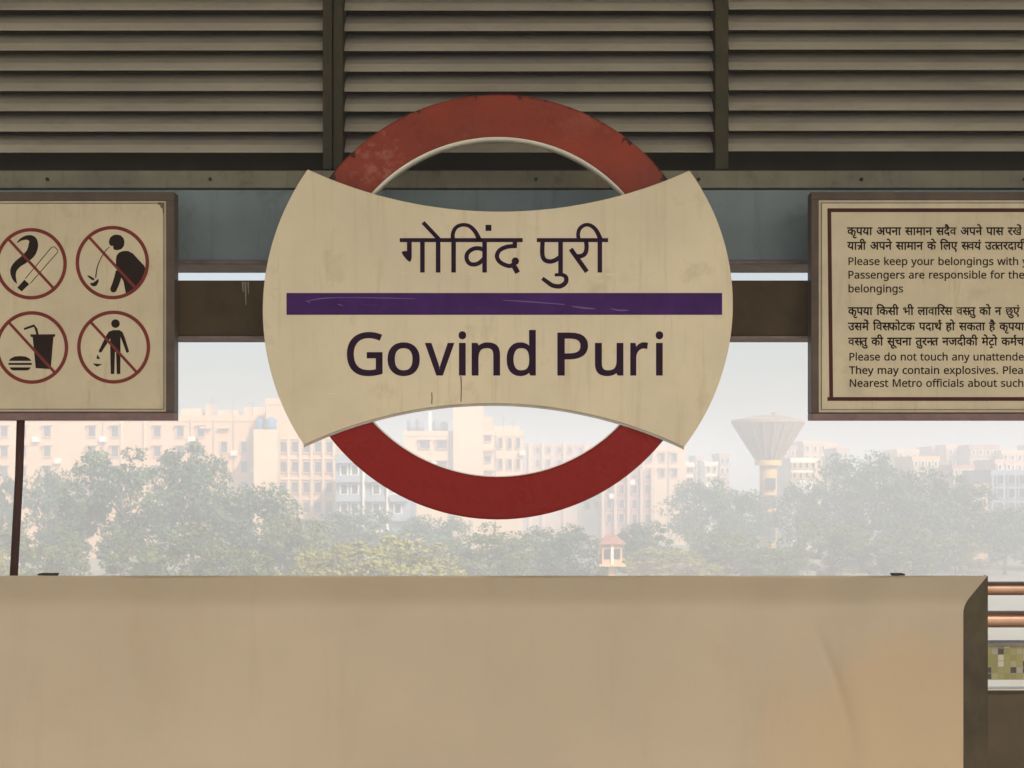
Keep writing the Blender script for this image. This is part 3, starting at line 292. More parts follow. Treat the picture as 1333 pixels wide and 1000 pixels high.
# red ring paint, chipped along its outer edge
def ringmat():
    m = mat('chipped red paint', (.27,.042,.020), .33, var=.12, vscale=7, stain=(.36,.12,.07), stain_scale=6, stain_amt=.6, bump=.45, bscale=22, rvar=.14, spec=.12)
    t = m.node_tree; n = t.nodes; b = n['Principled BSDF']
    src = b.inputs['Base Color'].links[0].from_socket
    tc = n.new('ShaderNodeTexCoord'); sx = n.new('ShaderNodeSeparateXYZ'); t.links.new(tc.outputs['Object'], sx.inputs[0])
    cb = n.new('ShaderNodeCombineXYZ'); t.links.new(sx.outputs['X'], cb.inputs['X']); t.links.new(sx.outputs['Z'], cb.inputs['Y'])
    ln = n.new('ShaderNodeVectorMath'); ln.operation = 'LENGTH'; t.links.new(cb.outputs[0], ln.inputs[0])
    no = n.new('ShaderNodeTexNoise'); no.inputs['Scale'].default_value = 26; no.inputs['Detail'].default_value = 4
    t.links.new(tc.outputs['Object'], no.inputs['Vector'])
    mr = n.new('ShaderNodeMapRange'); mr.inputs['From Min'].default_value = .462; mr.inputs['From Max'].default_value = .498; mr.inputs['To Min'].default_value = -.22; mr.inputs['To Max'].default_value = .0
    t.links.new(ln.outputs['Value'], mr.inputs['Value'])
    ad = n.new('ShaderNodeMath'); ad.operation = 'ADD'; t.links.new(no.outputs['Fac'], ad.inputs[0]); t.links.new(mr.outputs[0], ad.inputs[1])
    gt = n.new('ShaderNodeMath'); gt.operation = 'GREATER_THAN'; gt.inputs[1].default_value = .60; zm = n.new('ShaderNodeMapRange'); zm.inputs['From Min'].default_value = .0; zm.inputs['From Max'].default_value = .12; zm.inputs['To Min'].default_value = .5; zm.inputs['To Max'].default_value = 1.0; t.links.new(sx.outputs['Z'], zm.inputs['Value']); zz = n.new('ShaderNodeMath'); zz.operation = 'MULTIPLY'; t.links.new(ad.outputs[0], zz.inputs[0]); t.links.new(zm.outputs[0], zz.inputs[1]); t.links.new(zz.outputs[0], gt.inputs[0])
    mx = n.new('ShaderNodeMix'); mx.data_type = 'RGBA'; t.links.new(gt.outputs[0], mx.inputs['Factor']); t.links.new(src, mx.inputs['A']); mx.inputs['B'].default_value = (.05,.018,.012,1)
    # a glossy glint at the upper left, painted as a pale patch
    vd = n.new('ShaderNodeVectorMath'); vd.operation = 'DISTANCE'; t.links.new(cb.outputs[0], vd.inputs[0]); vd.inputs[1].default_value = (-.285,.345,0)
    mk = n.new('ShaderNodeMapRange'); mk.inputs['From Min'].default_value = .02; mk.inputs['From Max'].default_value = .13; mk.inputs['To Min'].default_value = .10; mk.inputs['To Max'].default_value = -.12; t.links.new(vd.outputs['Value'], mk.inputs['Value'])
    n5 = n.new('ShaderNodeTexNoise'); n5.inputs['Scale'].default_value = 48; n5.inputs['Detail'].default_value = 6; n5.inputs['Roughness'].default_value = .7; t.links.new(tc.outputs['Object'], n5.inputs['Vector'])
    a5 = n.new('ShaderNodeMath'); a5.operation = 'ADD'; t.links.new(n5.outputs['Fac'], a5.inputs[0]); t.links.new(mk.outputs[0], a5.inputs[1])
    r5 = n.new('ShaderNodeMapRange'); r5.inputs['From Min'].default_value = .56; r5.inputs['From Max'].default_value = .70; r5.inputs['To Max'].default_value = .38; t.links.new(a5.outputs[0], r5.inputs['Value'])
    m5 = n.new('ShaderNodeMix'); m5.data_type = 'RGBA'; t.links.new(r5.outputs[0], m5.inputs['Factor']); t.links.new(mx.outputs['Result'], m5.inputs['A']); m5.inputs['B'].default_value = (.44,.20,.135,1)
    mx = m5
    # sky reflection painted into the upper half's colour, purer red below
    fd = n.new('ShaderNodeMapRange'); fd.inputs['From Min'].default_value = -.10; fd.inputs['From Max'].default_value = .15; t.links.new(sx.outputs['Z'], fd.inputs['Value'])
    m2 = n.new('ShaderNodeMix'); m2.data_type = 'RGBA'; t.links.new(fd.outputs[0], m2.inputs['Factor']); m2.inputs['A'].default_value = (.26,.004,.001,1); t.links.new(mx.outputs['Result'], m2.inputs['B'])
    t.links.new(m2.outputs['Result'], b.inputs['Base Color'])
    return m
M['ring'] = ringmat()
def mosaicmat():
    m = bpy.data.materials.new('glass mosaic tiles'); m.use_nodes = True
    t = m.node_tree; n = t.nodes; b = n['Principled BSDF']; b.inputs['Roughness'].default_value = .25
    tc = n.new('ShaderNodeTexCoord'); s = .0158
    dv = n.new('ShaderNodeVectorMath'); dv.operation = 'SCALE'; dv.inputs['Scale'].default_value = 1/s; t.links.new(tc.outputs['Object'], dv.inputs[0])
    fl = n.new('ShaderNodeVectorMath'); fl.operation = 'FLOOR'; t.links.new(dv.outputs[0], fl.inputs[0])
    ax = n.new('ShaderNodeVectorMath'); ax.operation = 'MULTIPLY'; ax.inputs[1].default_value = (1,0,1); t.links.new(fl.outputs[0], ax.inputs[0])
    wn = n.new('ShaderNodeTexWhiteNoise'); wn.noise_dimensions = '3D'; t.links.new(ax.outputs[0], wn.inputs['Vector'])
    cr = n.new('ShaderNodeValToRGB'); cr.color_ramp.interpolation = 'CONSTANT'; e = cr.color_ramp.elements
    cols = [(0,(.05,.045,.03)),(.14,(.36,.33,.10)),(.38,(.42,.38,.19)),(.58,(.40,.37,.27)),(.78,(.30,.29,.08)),(.92,(.62,.60,.42))]
    e[0].position = 0; e[0].color = (*cols[0][1],1); e[1].position = cols[1][0]; e[1].color = (*cols[1][1],1)
    for p, c in cols[2:]:
        q = e.new(p); q.color = (*c,1)
    t.links.new(wn.outputs['Value'], cr.inputs['Fac'])
    fr = n.new('ShaderNodeVectorMath'); fr.operation = 'FRACTION'; t.links.new(dv.outputs[0], fr.inputs[0])
    sp = n.new('ShaderNodeSeparateXYZ'); t.links.new(fr.outputs[0], sp.inputs[0])
    mn = n.new('ShaderNodeMath'); mn.operation = 'MINIMUM'; t.links.new(sp.outputs['X'], mn.inputs[0]); t.links.new(sp.outputs['Z'], mn.inputs[1])
    lt = n.new('ShaderNodeMath'); lt.operation = 'LESS_THAN'; lt.inputs[1].default_value = .1; t.links.new(mn.outputs[0], lt.inputs[0])
    mx = n.new('ShaderNodeMix'); mx.data_type = 'RGBA'; t.links.new(lt.outputs[0], mx.inputs['Factor']); t.links.new(cr.outputs[0], mx.inputs['A']); mx.inputs['B'].default_value = (.30,.28,.19,1)
    t.links.new(mx.outputs['Result'], b.inputs['Base Color'])
    return m
M['mosaic'] = mosaicmat()

# ------------------------------------------------------------------ the setting
tag(MB().box(-20, 20, -14, 4.15, -1.4, 0).build('platform_floor', M['floor']), kind='structure')
tag(MB().box(-14, 14, .25, 4.3, 3.5, 3.62).build('canopy_roof', M['roof']), kind='structure')
gm = MB(); gm.add([(-3000,-3000,-10.4),(3000,-3000,-10.4),(3000,3000,-10.4),(-3000,3000,-10.4)], [(0,1,2,3)])
tag(gm.build('ground', M['ground'], recalc=False), kind='structure')

# ------------------------------------------------------------------ louvred wall above the opening
YL = 3.9
def louvre_bay(px0, px1, ybase, label, n=13):
    a = P(px0, 222, YL); b = P(px1, 222, YL)
    root = thing('louvre_panel', ((a.x+b.x)/2, YL, a.z), label, 'louvre', 'louvre panels above the opening')
    bk = MB().box(a.x-.011, b.x+.011, YL+.105, YL+.12, a.z, 3.49); bk.build('backing', M['slatdark'], root)
    for k in range(n):
        py = ybase-26.4*k
        zb = P(0, py, YL).z
        s = MB(); th = .0016
        jr = random.Random(k*7+int(px0)); dy = jr.uniform(-.0015,.0015)
        # steep blade, lower edge towards the platform, a small rolled lip
        prof = [(YL+.002+dy, zb+.004), (YL+.000+dy, zb), (YL+.004+dy, zb+.006), (YL+.017, zb+.022), (YL+.037, zb+.038), (YL+.062, zb+.054), (YL+.092, zb+.066)]
        if k == 0 : prof = [(y+.006, z) for y, z in prof]
        fp = prof[1:]; bp = [(y+.0022, z-.0012) for y, z in fp]
        pts = fp+bp[::-1]
        m_ = len(pts)
        s0, s1 = jr.uniform(-.0012, .0012), jr.uniform(-.0012, .0012)
        vs = [(a.x+.002, y, z+s0) for y, z in pts]+[(b.x-.002, y, z+s1) for y, z in pts]
        fs = [(i, (i+1) % m_, m_+(i+1) % m_, m_+i) for i in range(m_)]
        h = len(fp)
        fs += [(i, i+1, m_-2-i, m_-1-i) for i in range(h-1)]
        fs += [tuple(m_+q for q in (m_-1-i, m_-2-i, i+1, i)) for i in range(h-1)]
        s.add(vs, fs); s.build('slat', M['slat'], root)
    return root
louvre_bay(-1200, 421, 197, 'long louvre panel above the four pictogram board, left of the double mullion')
louvre_bay(447, 930, 197.5, 'louvre panel between the two mullions, directly above the red ring')
louvre_bay(948, 2500, 196, 'long louvre panel above the printed notice board, right of the single mullion')
a = P(421, 222, YL); b = P(447, 0, YL)
root = thing('mullion', ((a.x+b.x)/2, YL-.02, a.z), 'wide double mullion with a centre groove, standing left of the red ring', 'mullion', 'mullions between the louvre panels')
MB().box(a.x, a.x+.0235, YL-.014, YL+.08, a.z+.0006, 3.49).build('upright', M['mull'], root, bevel=.002)
MB().box(a.x+.0275, b.x, YL-.018, YL+.08, a.z+.0006, 3.49).build('upright', M['mull'], root, bevel=.002)
MB().box(a.x+.0236, a.x+.0274, YL+.006, YL+.07, a.z+.0006, 3.49).build('groove', M['slatdark'], root)
a = P(930, 222, YL); b = P(947, 0, YL)
tag(MB().box(a.x, b.x, YL-.016, YL+.08, a.z+.0006, 3.49).build('mullion', M['mull'], bevel=.002), 'slim single mullion standing right of the red ring', 'mullion', 'mullions between the louvre panels')
# channel under the louvres
a = P(0, 245, YL-.03); b = P(0, 222, YL-.03)
root = thing('steel_channel', (0, YL-.03, a.z), 'olive grey steel channel running under the louvre panels, above the blue beam', 'channel')
MB().box(-4.2, 4.2, YL-.03, YL+.10, a.z, b.z).build('channel_body', M['rail'], root, bevel=.002)
for k in range(-9, 10):
    x = k*.41+.06
    MB().tube([(x, YL-.034, a.z+.022), (x, YL-.0301, a.z+.022)], .0045, 8).build('rivet', M['slatdark'], root)
# blue grey beam
YB = 3.86
a = P(0, 345, YB); b = P(0, 246, YB)
root = thing('steel_beam', (0, YB, a.z), 'blue grey painted beam crossing behind the signs, just under the louvres', 'beam')
MB().box(-4.2, 4.2, YB, YB+.14, a.z+.010, P(0,245,YB-.0).z-.004).build('beam_body', M['blue'], root, bevel=.003)
MB().box(-4.2, 4.2, YB-.012, YB+.15, a.z, a.z+.0095).build('flange', M['flange'], root, bevel=.002)
# dark brown beam carrying the signs
YD = 3.76
a = P(0, 441, YD); b = P(0, 365, YD)
root = thing('box_beam', (0, YD, a.z), 'dark brown box beam carrying the three signs, below the blue beam', 'beam')
MB().box(-4.2, 4.2, YD, YD+.10, a.z+.0065, b.z).build('beam_body', M['brown'], root, bevel=.003)
MB().box(-4.2, 4.2, YD-.008, YD+.102, a.z, a.z+.006).build('flange', M['flange'], root, bevel=.0015)
def drip(px, py0, py1, wpx):
    dr = MB()
    p0 = P(px, py0, YD); p1 = P(px+.6, py1, YD); hw = wpx*YD/F/2
    dr.prism([(p0.x-hw, p0.z), (p0.x+hw, p0.z), (p1.x+hw*.4, p1.z), (p1.x-hw*.4, p1.z)], YD-.0007, .0006)
    dr.build('drip_stain', M['drip'], root)
drip(316, 367, 380, 3.0); drip(319.5, 367, 397, 2.6); drip(323, 367, 383, 2)

# ------------------------------------------------------------------ parapet, tubes and wall behind the advertisement board
YP = 3.9
zt = P(0, 897, YP).z
root = thing('parapet_wall', (0, YP, 0), 'brown plastered parapet wall at the platform edge, below the mosaic strip', 'wall')
MB().box(-9, 9, YP, YP+.12, 0, zt-.0120).build('wall', M['parapet'], root)
MB().box(-9, 9, YP-.008, YP+.05, zt-.0115, zt-.0035).build('coping', M['brown'], root, bevel=.002)
MB().box(-9, 9, YP-.004, YP+.045, zt-.003, zt).build('bright_gap_sheet', M['rim'], root)  # white sheet added so the bright gap over the coping reads white
mo = MB(); za = P(0, 885, YP).z; zb = P(0, 842, YP).z; zc = P(0, 836, YP).z
root = thing('mosaic_panel', (0, YP, za), 'yellow green mosaic tiled strip with a grey cap, right of the advertisement board', 'wall')
MB().box(-9, 9, YP, YP+.03, za, zb).build('tiled_face', M['mosaic'], root)
MB().box(-9, 9, YP-.010, YP+.05, zb+.0005, zc).build('cap', M['cap'], root, bevel=.002)
for x in (-7.5,-6,-4.5,-3,-1.5,0,1.05,2.5,4,5.5,7): MB().box(x, x+.04, YP+.0505, YP+.08, zt-.011, zb).build('support', M['brown'], root)
YR = 3.84
def railtube(p0, p1, label):
    z0 = P(0, p1, YR).z; z1 = P(0, p0, YR).z; r = (z1-z0)/2
    t = MB().tube([(-9, YR, (z0+z1)/2), (9, YR, (z0+z1)/2)], r, 24)
    return t, r, (z0+z1)/2
root = thing('handrail', (0, YR, zc), 'pair of brown steel tubes running behind the advertisement board, above the mosaic strip', 'railing')
t1, r1, z1 = railtube(757, 775, '')
t1.build('top_tube', M['copper'], root, smooth=True)
t2, r2, z2 = railtube(795, 817, '')
t2.build('lower_tube', M['copper'], root, smooth=True)
for x in (-6,-4.5,-3,-1.5,0,1.0,2.4,3.9,5.4):
    MB().box(x-.006, x+.006, YR-.03, YR+.03, zc, z1-r1+.004).build('post', M['copper'], root)

# ------------------------------------------------------------------ advertisement board
def peachstain(m):
    """a rust-tinted water stain with its own ragged edge in the lower right of the sheet"""
    t = m.node_tree; n = t.nodes; b = n['Principled BSDF']; src = b.inputs['Base Color'].links[0].from_socket
    tc = n.new('ShaderNodeTexCoord'); sx = n.new('ShaderNodeSeparateXYZ'); t.links.new(tc.outputs['Object'], sx.inputs[0])
    a_ = n.new('ShaderNodeMapRange'); a_.inputs['From Min'].default_value = .48; a_.inputs['From Max'].default_value = .80; t.links.new(sx.outputs['X'], a_.inputs['Value'])
    b_ = n.new('ShaderNodeMapRange'); b_.inputs['From Min'].default_value = 1.34; b_.inputs['From Max'].default_value = 1.0; t.links.new(sx.outputs['Z'], b_.inputs['Value'])
    no = n.new('ShaderNodeTexNoise'); no.inputs['Scale'].default_value = 5; no.inputs['Detail'].default_value = 7; no.inputs['Distortion'].default_value = .6; t.links.new(tc.outputs['Object'], no.inputs['Vector'])
    m1 = n.new('ShaderNodeMath'); m1.operation = 'MULTIPLY'; t.links.new(a_.outputs[0], m1.inputs[0]); t.links.new(b_.outputs[0], m1.inputs[1])
    m2 = n.new('ShaderNodeMath'); m2.operation = 'ADD'; t.links.new(m1.outputs[0], m2.inputs[0]); t.links.new(no.outputs['Fac'], m2.inputs[1])
    r = n.new('ShaderNodeMapRange'); r.inputs['From Min'].default_value = .60; r.inputs['From Max'].default_value = 1.0; r.inputs['To Max'].default_value = .5; t.links.new(m2.outputs[0], r.inputs['Value'])
    m3 = n.new('ShaderNodeMath'); m3.operation = 'MULTIPLY'; t.links.new(r.outputs[0], m3.inputs[0]); c_ = n.new('ShaderNodeMath'); c_.operation = 'GREATER_THAN'; c_.inputs[1].default_value = .02; t.links.new(m1.outputs[0], c_.inputs[0]); t.links.new(c_.outputs[0], m3.inputs[1])
    mx = n.new('ShaderNodeMix'); mx.data_type = 'RGBA'; t.links.new(m3.outputs[0], mx.inputs['Factor']); t.links.new(src, mx.inputs['A']); mx.inputs['B'].default_value = (.52,.36,.195,1)
    t.links.new(mx.outputs['Result'], b.inputs['Base Color'])
peachstain(M['face'])
Y0 = 3.44; YF = 3.398
root = thing('advertisement_board', (0, Y0, 0), 'large blank beige advertisement board with dark side edges, standing below the ring sign', 'board')
xl = -2.2; xr = P(1286, 0, Y0).x; ztp = P(0, 749.5, Y0).z; zbt = .45
fl_, fr_ = xl+.06, P(1254, 0, YF).x
ft = P(0, 785, YF).z; fb = zbt+.06
NX, NZ = 560, 80
fm = MB(); vs = []; fs = []
rg = random.Random(4)
def wrinkle(x, z):
    v = 0
    # soft puckers near the top left and the diagonal crease at the right
    d = (x+1.06)*.5+(z-1.28); v += .0012*math.sin(55*d)*math.exp(-((x+1.12)/.16)**2-((z-1.27)/.06)**2)
    cx = .66+.10*math.sin((1.30-z)*4.2)
    if abs(x-.512) < .05: v += .0007*(1/(1+math.exp(-(x-.512)/.0025))-.5)*min(1,max(0,(1.33-z)*6))
    if z < 1.31: v += -.0022*math.exp(-((x-cx)/.011)**2)*min(1, (1.31-z)*9)*min(1,max(0,(z-.95)*5)) + .0025*math.exp(-((x-cx-.035)/.045)**2)*min(1,(1.31-z)*9)
    v += .0022*math.sin(7*x+.6)*math.sin(9*z+1.2) + .0009*math.sin(16*x+5*z) + .0012*math.sin(31*x-9*z+math.sin(11*z)*1.5)*math.exp(-((x-.78)/.2)**2) + .0006*math.sin(23*x+math.sin(6*z))
    v += .003*max(0, (x-.86)/.1)*0
    return v
DM = Y0-YF
def dep_(z):
    t = max(0, ztp-z); q = t/.062; return DM*(q if q < .7 else 1 if q > 1.3 else q-(q-.7)**2/1.2)
zs = [fb+(ztp-fb)*(1-(1-j/NZ)**2.2) for j in range(NZ+1)]
for j in range(NZ+1):
    z = zs[j]; D = dep_(z); xa = xl+.06*D/DM; xb = xr-(xr-fr_)*D/DM
    for i in range(NX+1):
        x = xa+(xb-xa)*i/NX
        edge = min(1, 14*min(i/NX, 1-i/NX, j/NZ, D/DM if z > 1.3 else 1))
        vs.append((x, Y0-D-wrinkle(x, z)*edge*1.5, z))
for j in range(NZ):
    for i in range(NX):
        q = j*(NX+1)+i; fs.append((q, q+1, q+NX+2, q+NX+1))
fm.add(vs, fs)
fa = fm.build('face', M['face'], root, smooth=True, recalc=False)
sd = MB(); vs = []; fs = []
for j in range(NZ+1):
    z = zs[j]; D = dep_(z); xb = xr-(xr-fr_)*D/DM
    vs += [(xb+.0008, Y0-D+.0004, z), (xr, Y0, min(z, ztp-.0004)), (xr, Y0+.03, min(z, ztp-.0004))]
for j in range(NZ):
    q = 3*j; fs += [(q, q+1, q+4, q+3), (q+1, q+2, q+5, q+4)]
sd.add(vs, fs)
sd.build('side_trim', M['side'], root, recalc=False)
MB().box(xl+.004, xr-.004, Y0+.003, Y0+.03, zbt, ztp-.004).build('back_panel', M['brown'], root)
mb = MB().box(fl_, fr_, YF+.01, Y0, zbt, zbt+.055); mb.build('bottom_rail', M['brown'], root)
for x in (-1.7, -.5, .75):
    MB().box(x, x+.05, Y0+.031, Y0+.07, 0, 1.2).build('leg', M['brown'], root)
for px0, px1 in ((49, 72), (1163, 1178)):
    c = MB(); p0 = P(px0, 746, Y0); p1 = P(px1, 750, Y0)
    c.box(p0.x, p1.x, Y0-.002, Y0+.030, ztp+.0004, p0.z-.0016); c.box(p0.x+.004, p1.x-.004, Y0+.0305, Y0+.036, ztp-.04, ztp)
    c.build('clip', M['slatdark'], root, bevel=.001)

# ------------------------------------------------------------------ lettering
GL = {}
for line in GLYPHS.strip().split('\n'):
    ch, adv, cs = line.split('|', 2)
    GL[ch] = (int(adv), [[tuple(map(float, q.split(','))) for q in c.split(' ')] for c in cs.split(';')])
def area(c): return .5*sum(c[i][0]*c[(i+1) % len(c)][1]-c[(i+1) % len(c)][0]*c[i][1] for i in range(len(c)))
def thin(c):
    r = []
    for p in c:
        if not r or math.dist(p, r[-1]) > 6: r.append(p)
    if len(r) > 3 and math.dist(r[0], r[-1]) <= 6: r.pop()
    return r
def embolden(cs, d):
    cs = [thin(c) for c in cs]
    if not d: return cs
    big = max(cs, key=lambda c: abs(area(c))); sg = 1 if area(big) > 0 else -1
    out = []
    for c in cs:
        n = len(c); r = []
        for i in range(n):
            ax, ay = c[i-1]; bx, by = c[i]; cx, cy = c[(i+1) % n]
            e1 = Vector((bx-ax, by-ay)); e2 = Vector((cx-bx, cy-by))
            if e1.length < 1e-6 or e2.length < 1e-6: r.append((bx, by)); continue
            e1.normalize(); e2.normalize()
            n1 = Vector((e1.y, -e1.x))*sg; n2 = Vector((e2.y, -e2.x))*sg
            nn = n1+n2
            if nn.length < .3: nn = n1
            k = d/max(.45, nn.normalized().dot(n1)); nn = nn.normalized()*k
            r.append((bx+nn.x, by+nn.y))
        out.append(r)
    for c, r in zip(cs, out):
        n = len(c); bad = set()
        for i in range(n):
            j = (i+1) % n
            if (c[j][0]-c[i][0])*(r[j][0]-r[i][0])+(c[j][1]-c[i][1])*(r[j][1]-r[i][1]) < 0: bad |= {i, j}
        if bad and n-len(bad) > 4: r[:] = [p for i, p in enumerate(r) if i not in bad]
    want = abs(sum(area(c) for c in out)); got = tarea(out)
    return out if abs(got-want) < .06*want or d < 2 else embolden(cs, d*.6)
def clip_right(cs, lim):
    out = []
    for c in cs:
        r = []
        for i in range(len(c)):
            p, q = c[i-1], c[i]
            if (p[0] <= lim) != (q[0] <= lim):
                t = (lim-p[0])/(q[0]-p[0]); r.append((lim, p[1]+t*(q[1]-p[1])))
            if q[0] <= lim: r.append(q)
        if len(r) > 2: out.append(r)
    return out
def inside(p, c):
    r = False
    for i in range(len(c)):
        (x0, y0), (x1, y1) = c[i-1], c[i]
        if (y0 > p[1]) != (y1 > p[1]) and p[0] < (x1-x0)*(p[1]-y0)/(y1-y0)+x0: r = not r
    return r
def groups(cs):
    """triangles of the outlines, each outer loop with its own holes"""
    st = []; b = 0
    for c in cs: st.append(b); b += len(c)
    lev = [sum(1 for d in cs if d is not c and inside(c[0], d)) for c in cs]
    tris = []
    for i, c in enumerate(cs):
        if lev[i] % 2: continue
        idx = [i]+[j for j in range(len(cs)) if lev[j] == lev[i]+1 and inside(cs[j][0], c)]
        mp = [st[j]+k for j in idx for k in range(len(cs[j]))]
        tris += [tuple(mp[q] for q in t) for t in tessellate_polygon([[Vector((x*.001, z*.001, 0)) for x, z in cs[j]] for j in idx])]
    return tris
def tarea(cs):
    fl = [p for c in cs for p in c]
    return sum(abs((fl[b][0]-fl[a][0])*(fl[c][1]-fl[a][1])-(fl[b][1]-fl[a][1])*(fl[c][0]-fl[a][0]))/2 for a, b, c in groups(cs))
class Lay:
    """writes glyph outlines on a sign plane at depth Y; every glyph sits a hair proud of the last"""
    def __init__(s, Y): s.Y = Y; s.mb = MB(); s.k = 0
    def shape(s, cs, ox, oz, sx, sz, shear=0):
        y = s.Y-.00035-.00002*(s.k % 9); s.k += 1
        cs = [c for c in cs if abs(area(c)) > 1]
        if not cs: return
        pts = [(ox+(px+shear*pz)*sx, y, oz+pz*sz) for c in cs for px, pz in c]
        tri = groups(cs)
        fs = []
        for t in tri:
            a_, b_, c_ = (pts[i] for i in t)
            cr = (b_[0]-a_[0])*(c_[2]-a_[2])-(b_[2]-a_[2])*(c_[0]-a_[0])
            fs.append(t if cr > 0 else tuple(reversed(t)))
        s.mb.add(pts, fs)
    def poly(s, pxs):
        """filled polygon given in photograph pixels"""
        w = [P(x, y, s.Y) for x, y in pxs]
        s.shape([[(v.x*1e6, v.z*1e6) for v in w]], 0, 0, 1e-6, 1e-6)
    def stroke(s, pts, wd, closed=False, smooth=True, n=8):
        """a pen stroke through pixel points"""
        wd = wd if hasattr(wd, '__len__') else [wd]*len(pts)
        q = [(x, y, w_) for (x, y), w_ in zip(pts, wd)]
        if smooth and len(q) > 2:
            r = []
            m = len(q)
            for i in range(m if closed else m-1):
                p0 = q[i-1] if (i or closed) else q[0]; p1 = q[i]; p2 = q[(i+1) % m]; p3 = q[(i+2) % m] if (closed or i+2 < m) else q[-1]
                for k in range(n):
                    t = k/n
                    r.append(tuple(.5*((2*p1[j])+(-p0[j]+p2[j])*t+(2*p0[j]-5*p1[j]+4*p2[j]-p3[j])*t*t+(-p0[j]+3*p1[j]-3*p2[j]+p3[j])*t**3) for j in range(3)))
            if not closed: r.append(q[-1])
            q = r
        m = len(q); L_ = []; R_ = []
        for i in range(m):
            a_ = q[i-1] if (i or closed) else q[0]; b_ = q[(i+1) % m] if (i+1 < m or closed) else q[-1]
            dx, dy = b_[0]-a_[0], b_[1]-a_[1]; l = math.hypot(dx, dy) or 1
            nx, ny = -dy/l*q[i][2]/2, dx/l*q[i][2]/2
            L_.append((q[i][0]+nx, q[i][1]+ny)); R_.append((q[i][0]-nx, q[i][1]-ny))
        y = s.Y-.00035-.00002*(s.k % 9); s.k += 1
        vs = []
        for l_, r_ in zip(L_, R_):
            for p in (l_, r_):
                v = P(p[0], p[1], s.Y); vs.append((v.x, y, v.z))
        fs = []
        for i in range(m if closed else m-1):
            j = (i+1) % m
            fs.append((2*i, 2*i+1, 2*j+1, 2*j))
        s.mb.add(vs, fs)
    def disc(s, x, y, r, ry=None): s.poly([(x+r*math.cos(2*math.pi*k/28), y+(ry or r)*math.sin(2*math.pi*k/28)) for k in range(28)])
    def width(s, txt, track=0): return sum((260 if c == ' ' else GL[c][0])+track for c in txt)
    def latin(s, txt, px0, pbase, capx, pwidth=None, ref=None, bold=0, cap=573.0, track=0):
        """text from pixel px0 with cap height capx pixels; ref = text whose width is pwidth pixels"""
        u = s.Y/F; sz = capx*u/cap; sx = sz
        if pwidth: sx = pwidth*u/s.width(ref or txt, track)
        o = P(px0, pbase, s.Y); x = 0
        for c in txt:
            if c != ' ':
                s.shape(embolden(GL[c][1], bold), o.x+x*sx, o.z, sx, sz)
            x += (260 if c == ' ' else GL[c][0])+track
        return s
    def hindi(s, toks, px0, pbase, hx, pwidth=None, ref=None, bold=0):
        """toks: characters in visual order, '~x' = half form of x, '^' = reph over the last letter, '=' = tra, '`' = lower ra stroke"""
        def run(ts, draw, sx=1, sz=1, ox=0, oz=0):
            x = 0; i = 0
            while i < len(ts):
                c = ts[i]
                if c == ' ': x += 215; i += 1; continue
                if c == '~':
                    i += 1; c = ts[i]; lim = GL[c][0]-(62 if c in 'सवनतचपथ' else 75)
                    if draw: s.shape(embolden(clip_right(GL[c][1], lim), bold), ox+x*sx, oz, sx, sz)
                    x += lim-8
                elif c == '^':
                    if draw: s.shape(embolden([[(-75,352),(-150,415),(-150,470),(-105,505),(-45,490),(-45,452),(-90,462),(-108,440),(-30,352)]], bold), ox+x*sx, oz, sx, sz)
                elif c == '`':
                    if draw:
                        s.shape(embolden([[(-215,-110),(-150,-40),(-85,-110),(-110,-132),(-150,-88),(-190,-132)]], bold), ox+x*sx, oz, sx, sz)
                elif c == '=':
                    if draw:
                        for pl in ([(0,318),(300,318),(300,357),(0,357)], [(205,0),(252,0),(252,330),(205,330)], [(30,205),(215,205),(215,165),(30,165)], [(60,20),(95,-5),(212,150),(180,185)]):
                            s.shape(embolden([pl], bold), ox+x*sx, oz, sx, sz)
                    x += 292
                else:
                    if draw: s.shape(embolden(GL[c][1], bold), ox+x*sx, oz, sx, sz)
                    x += GL[c][0]
                i += 1
            return x
        import re
        toks = re.sub('([क-ह])ि', 'ि\\1', toks); ref = re.sub('([क-ह])ि', 'ि\\1', ref) if ref else None
        u = s.Y/F; sz = hx*u/357.0; sx = sz
        if pwidth: sx = pwidth*u/run(ref or toks, False)
        o = P(px0, pbase, s.Y)
        run(toks, True, sx, sz, o.x, o.z)
        return s
    def done(s, name, m, parent): return s.mb.build(name, m, parent, recalc=False)

# ------------------------------------------------------------------ station roundel
YS = 3.60; U = YS/F
cen = P(648, 399, YS)
root = thing('station_sign', tuple(cen), 'round red ring sign with a cream station name panel across its middle', 'sign')
def arc(cx, cy, r, a0, a1, n): return [(cx+r*math.cos(R(a0+(a1-a0)*k/n)), cy-r*math.sin(R(a0+(a1-a0)*k/n))) for k in range(n+1)]
def sagarc(p0, p1, ym, n):
    """arc from p0 to p1 through mid row ym"""
    mx = (p0[0]+p1[0])/2; my = (p0[1]+p1[1])/2; s = ym-my; h = math.dist(p0, p1)/2
    out = []
    rad = (h*h+s*s)/(2*s)
    for k in range(n+1):
        t = -1+2*k/n; x = t*h
        yy = s-(rad-math.copysign(math.sqrt(rad*rad-x*x), rad))
        out.append((mx+x+ (p1[0]-p0[0])*0, my+yy+(p1[1]-p0[1])*t/2))
    return out
TL, TR, BR, BL = (400.5,220.5), (897.5,222), (890.5,582), (395.5,579)
top = sagarc(TL, TR, 275.5, 48); bot = sagarc(BL, BR, 525, 48)
def side(p0, p1, bulge, n=40):
    h = math.dist(p0, p1)/2; rad = (h*h+bulge*bulge)/(2*abs(bulge)); out = []
    for k in range(n+1):
        t = -1+2*k/n; y = t*h; off = math.sqrt(rad*rad-y*y)-(rad-abs(bulge))
        out.append((p0[0]+(p1[0]-p0[0])*(t+1)/2+math.copysign(off, bulge), p0[1]+(p1[1]-p0[1])*(t+1)/2))
    return out
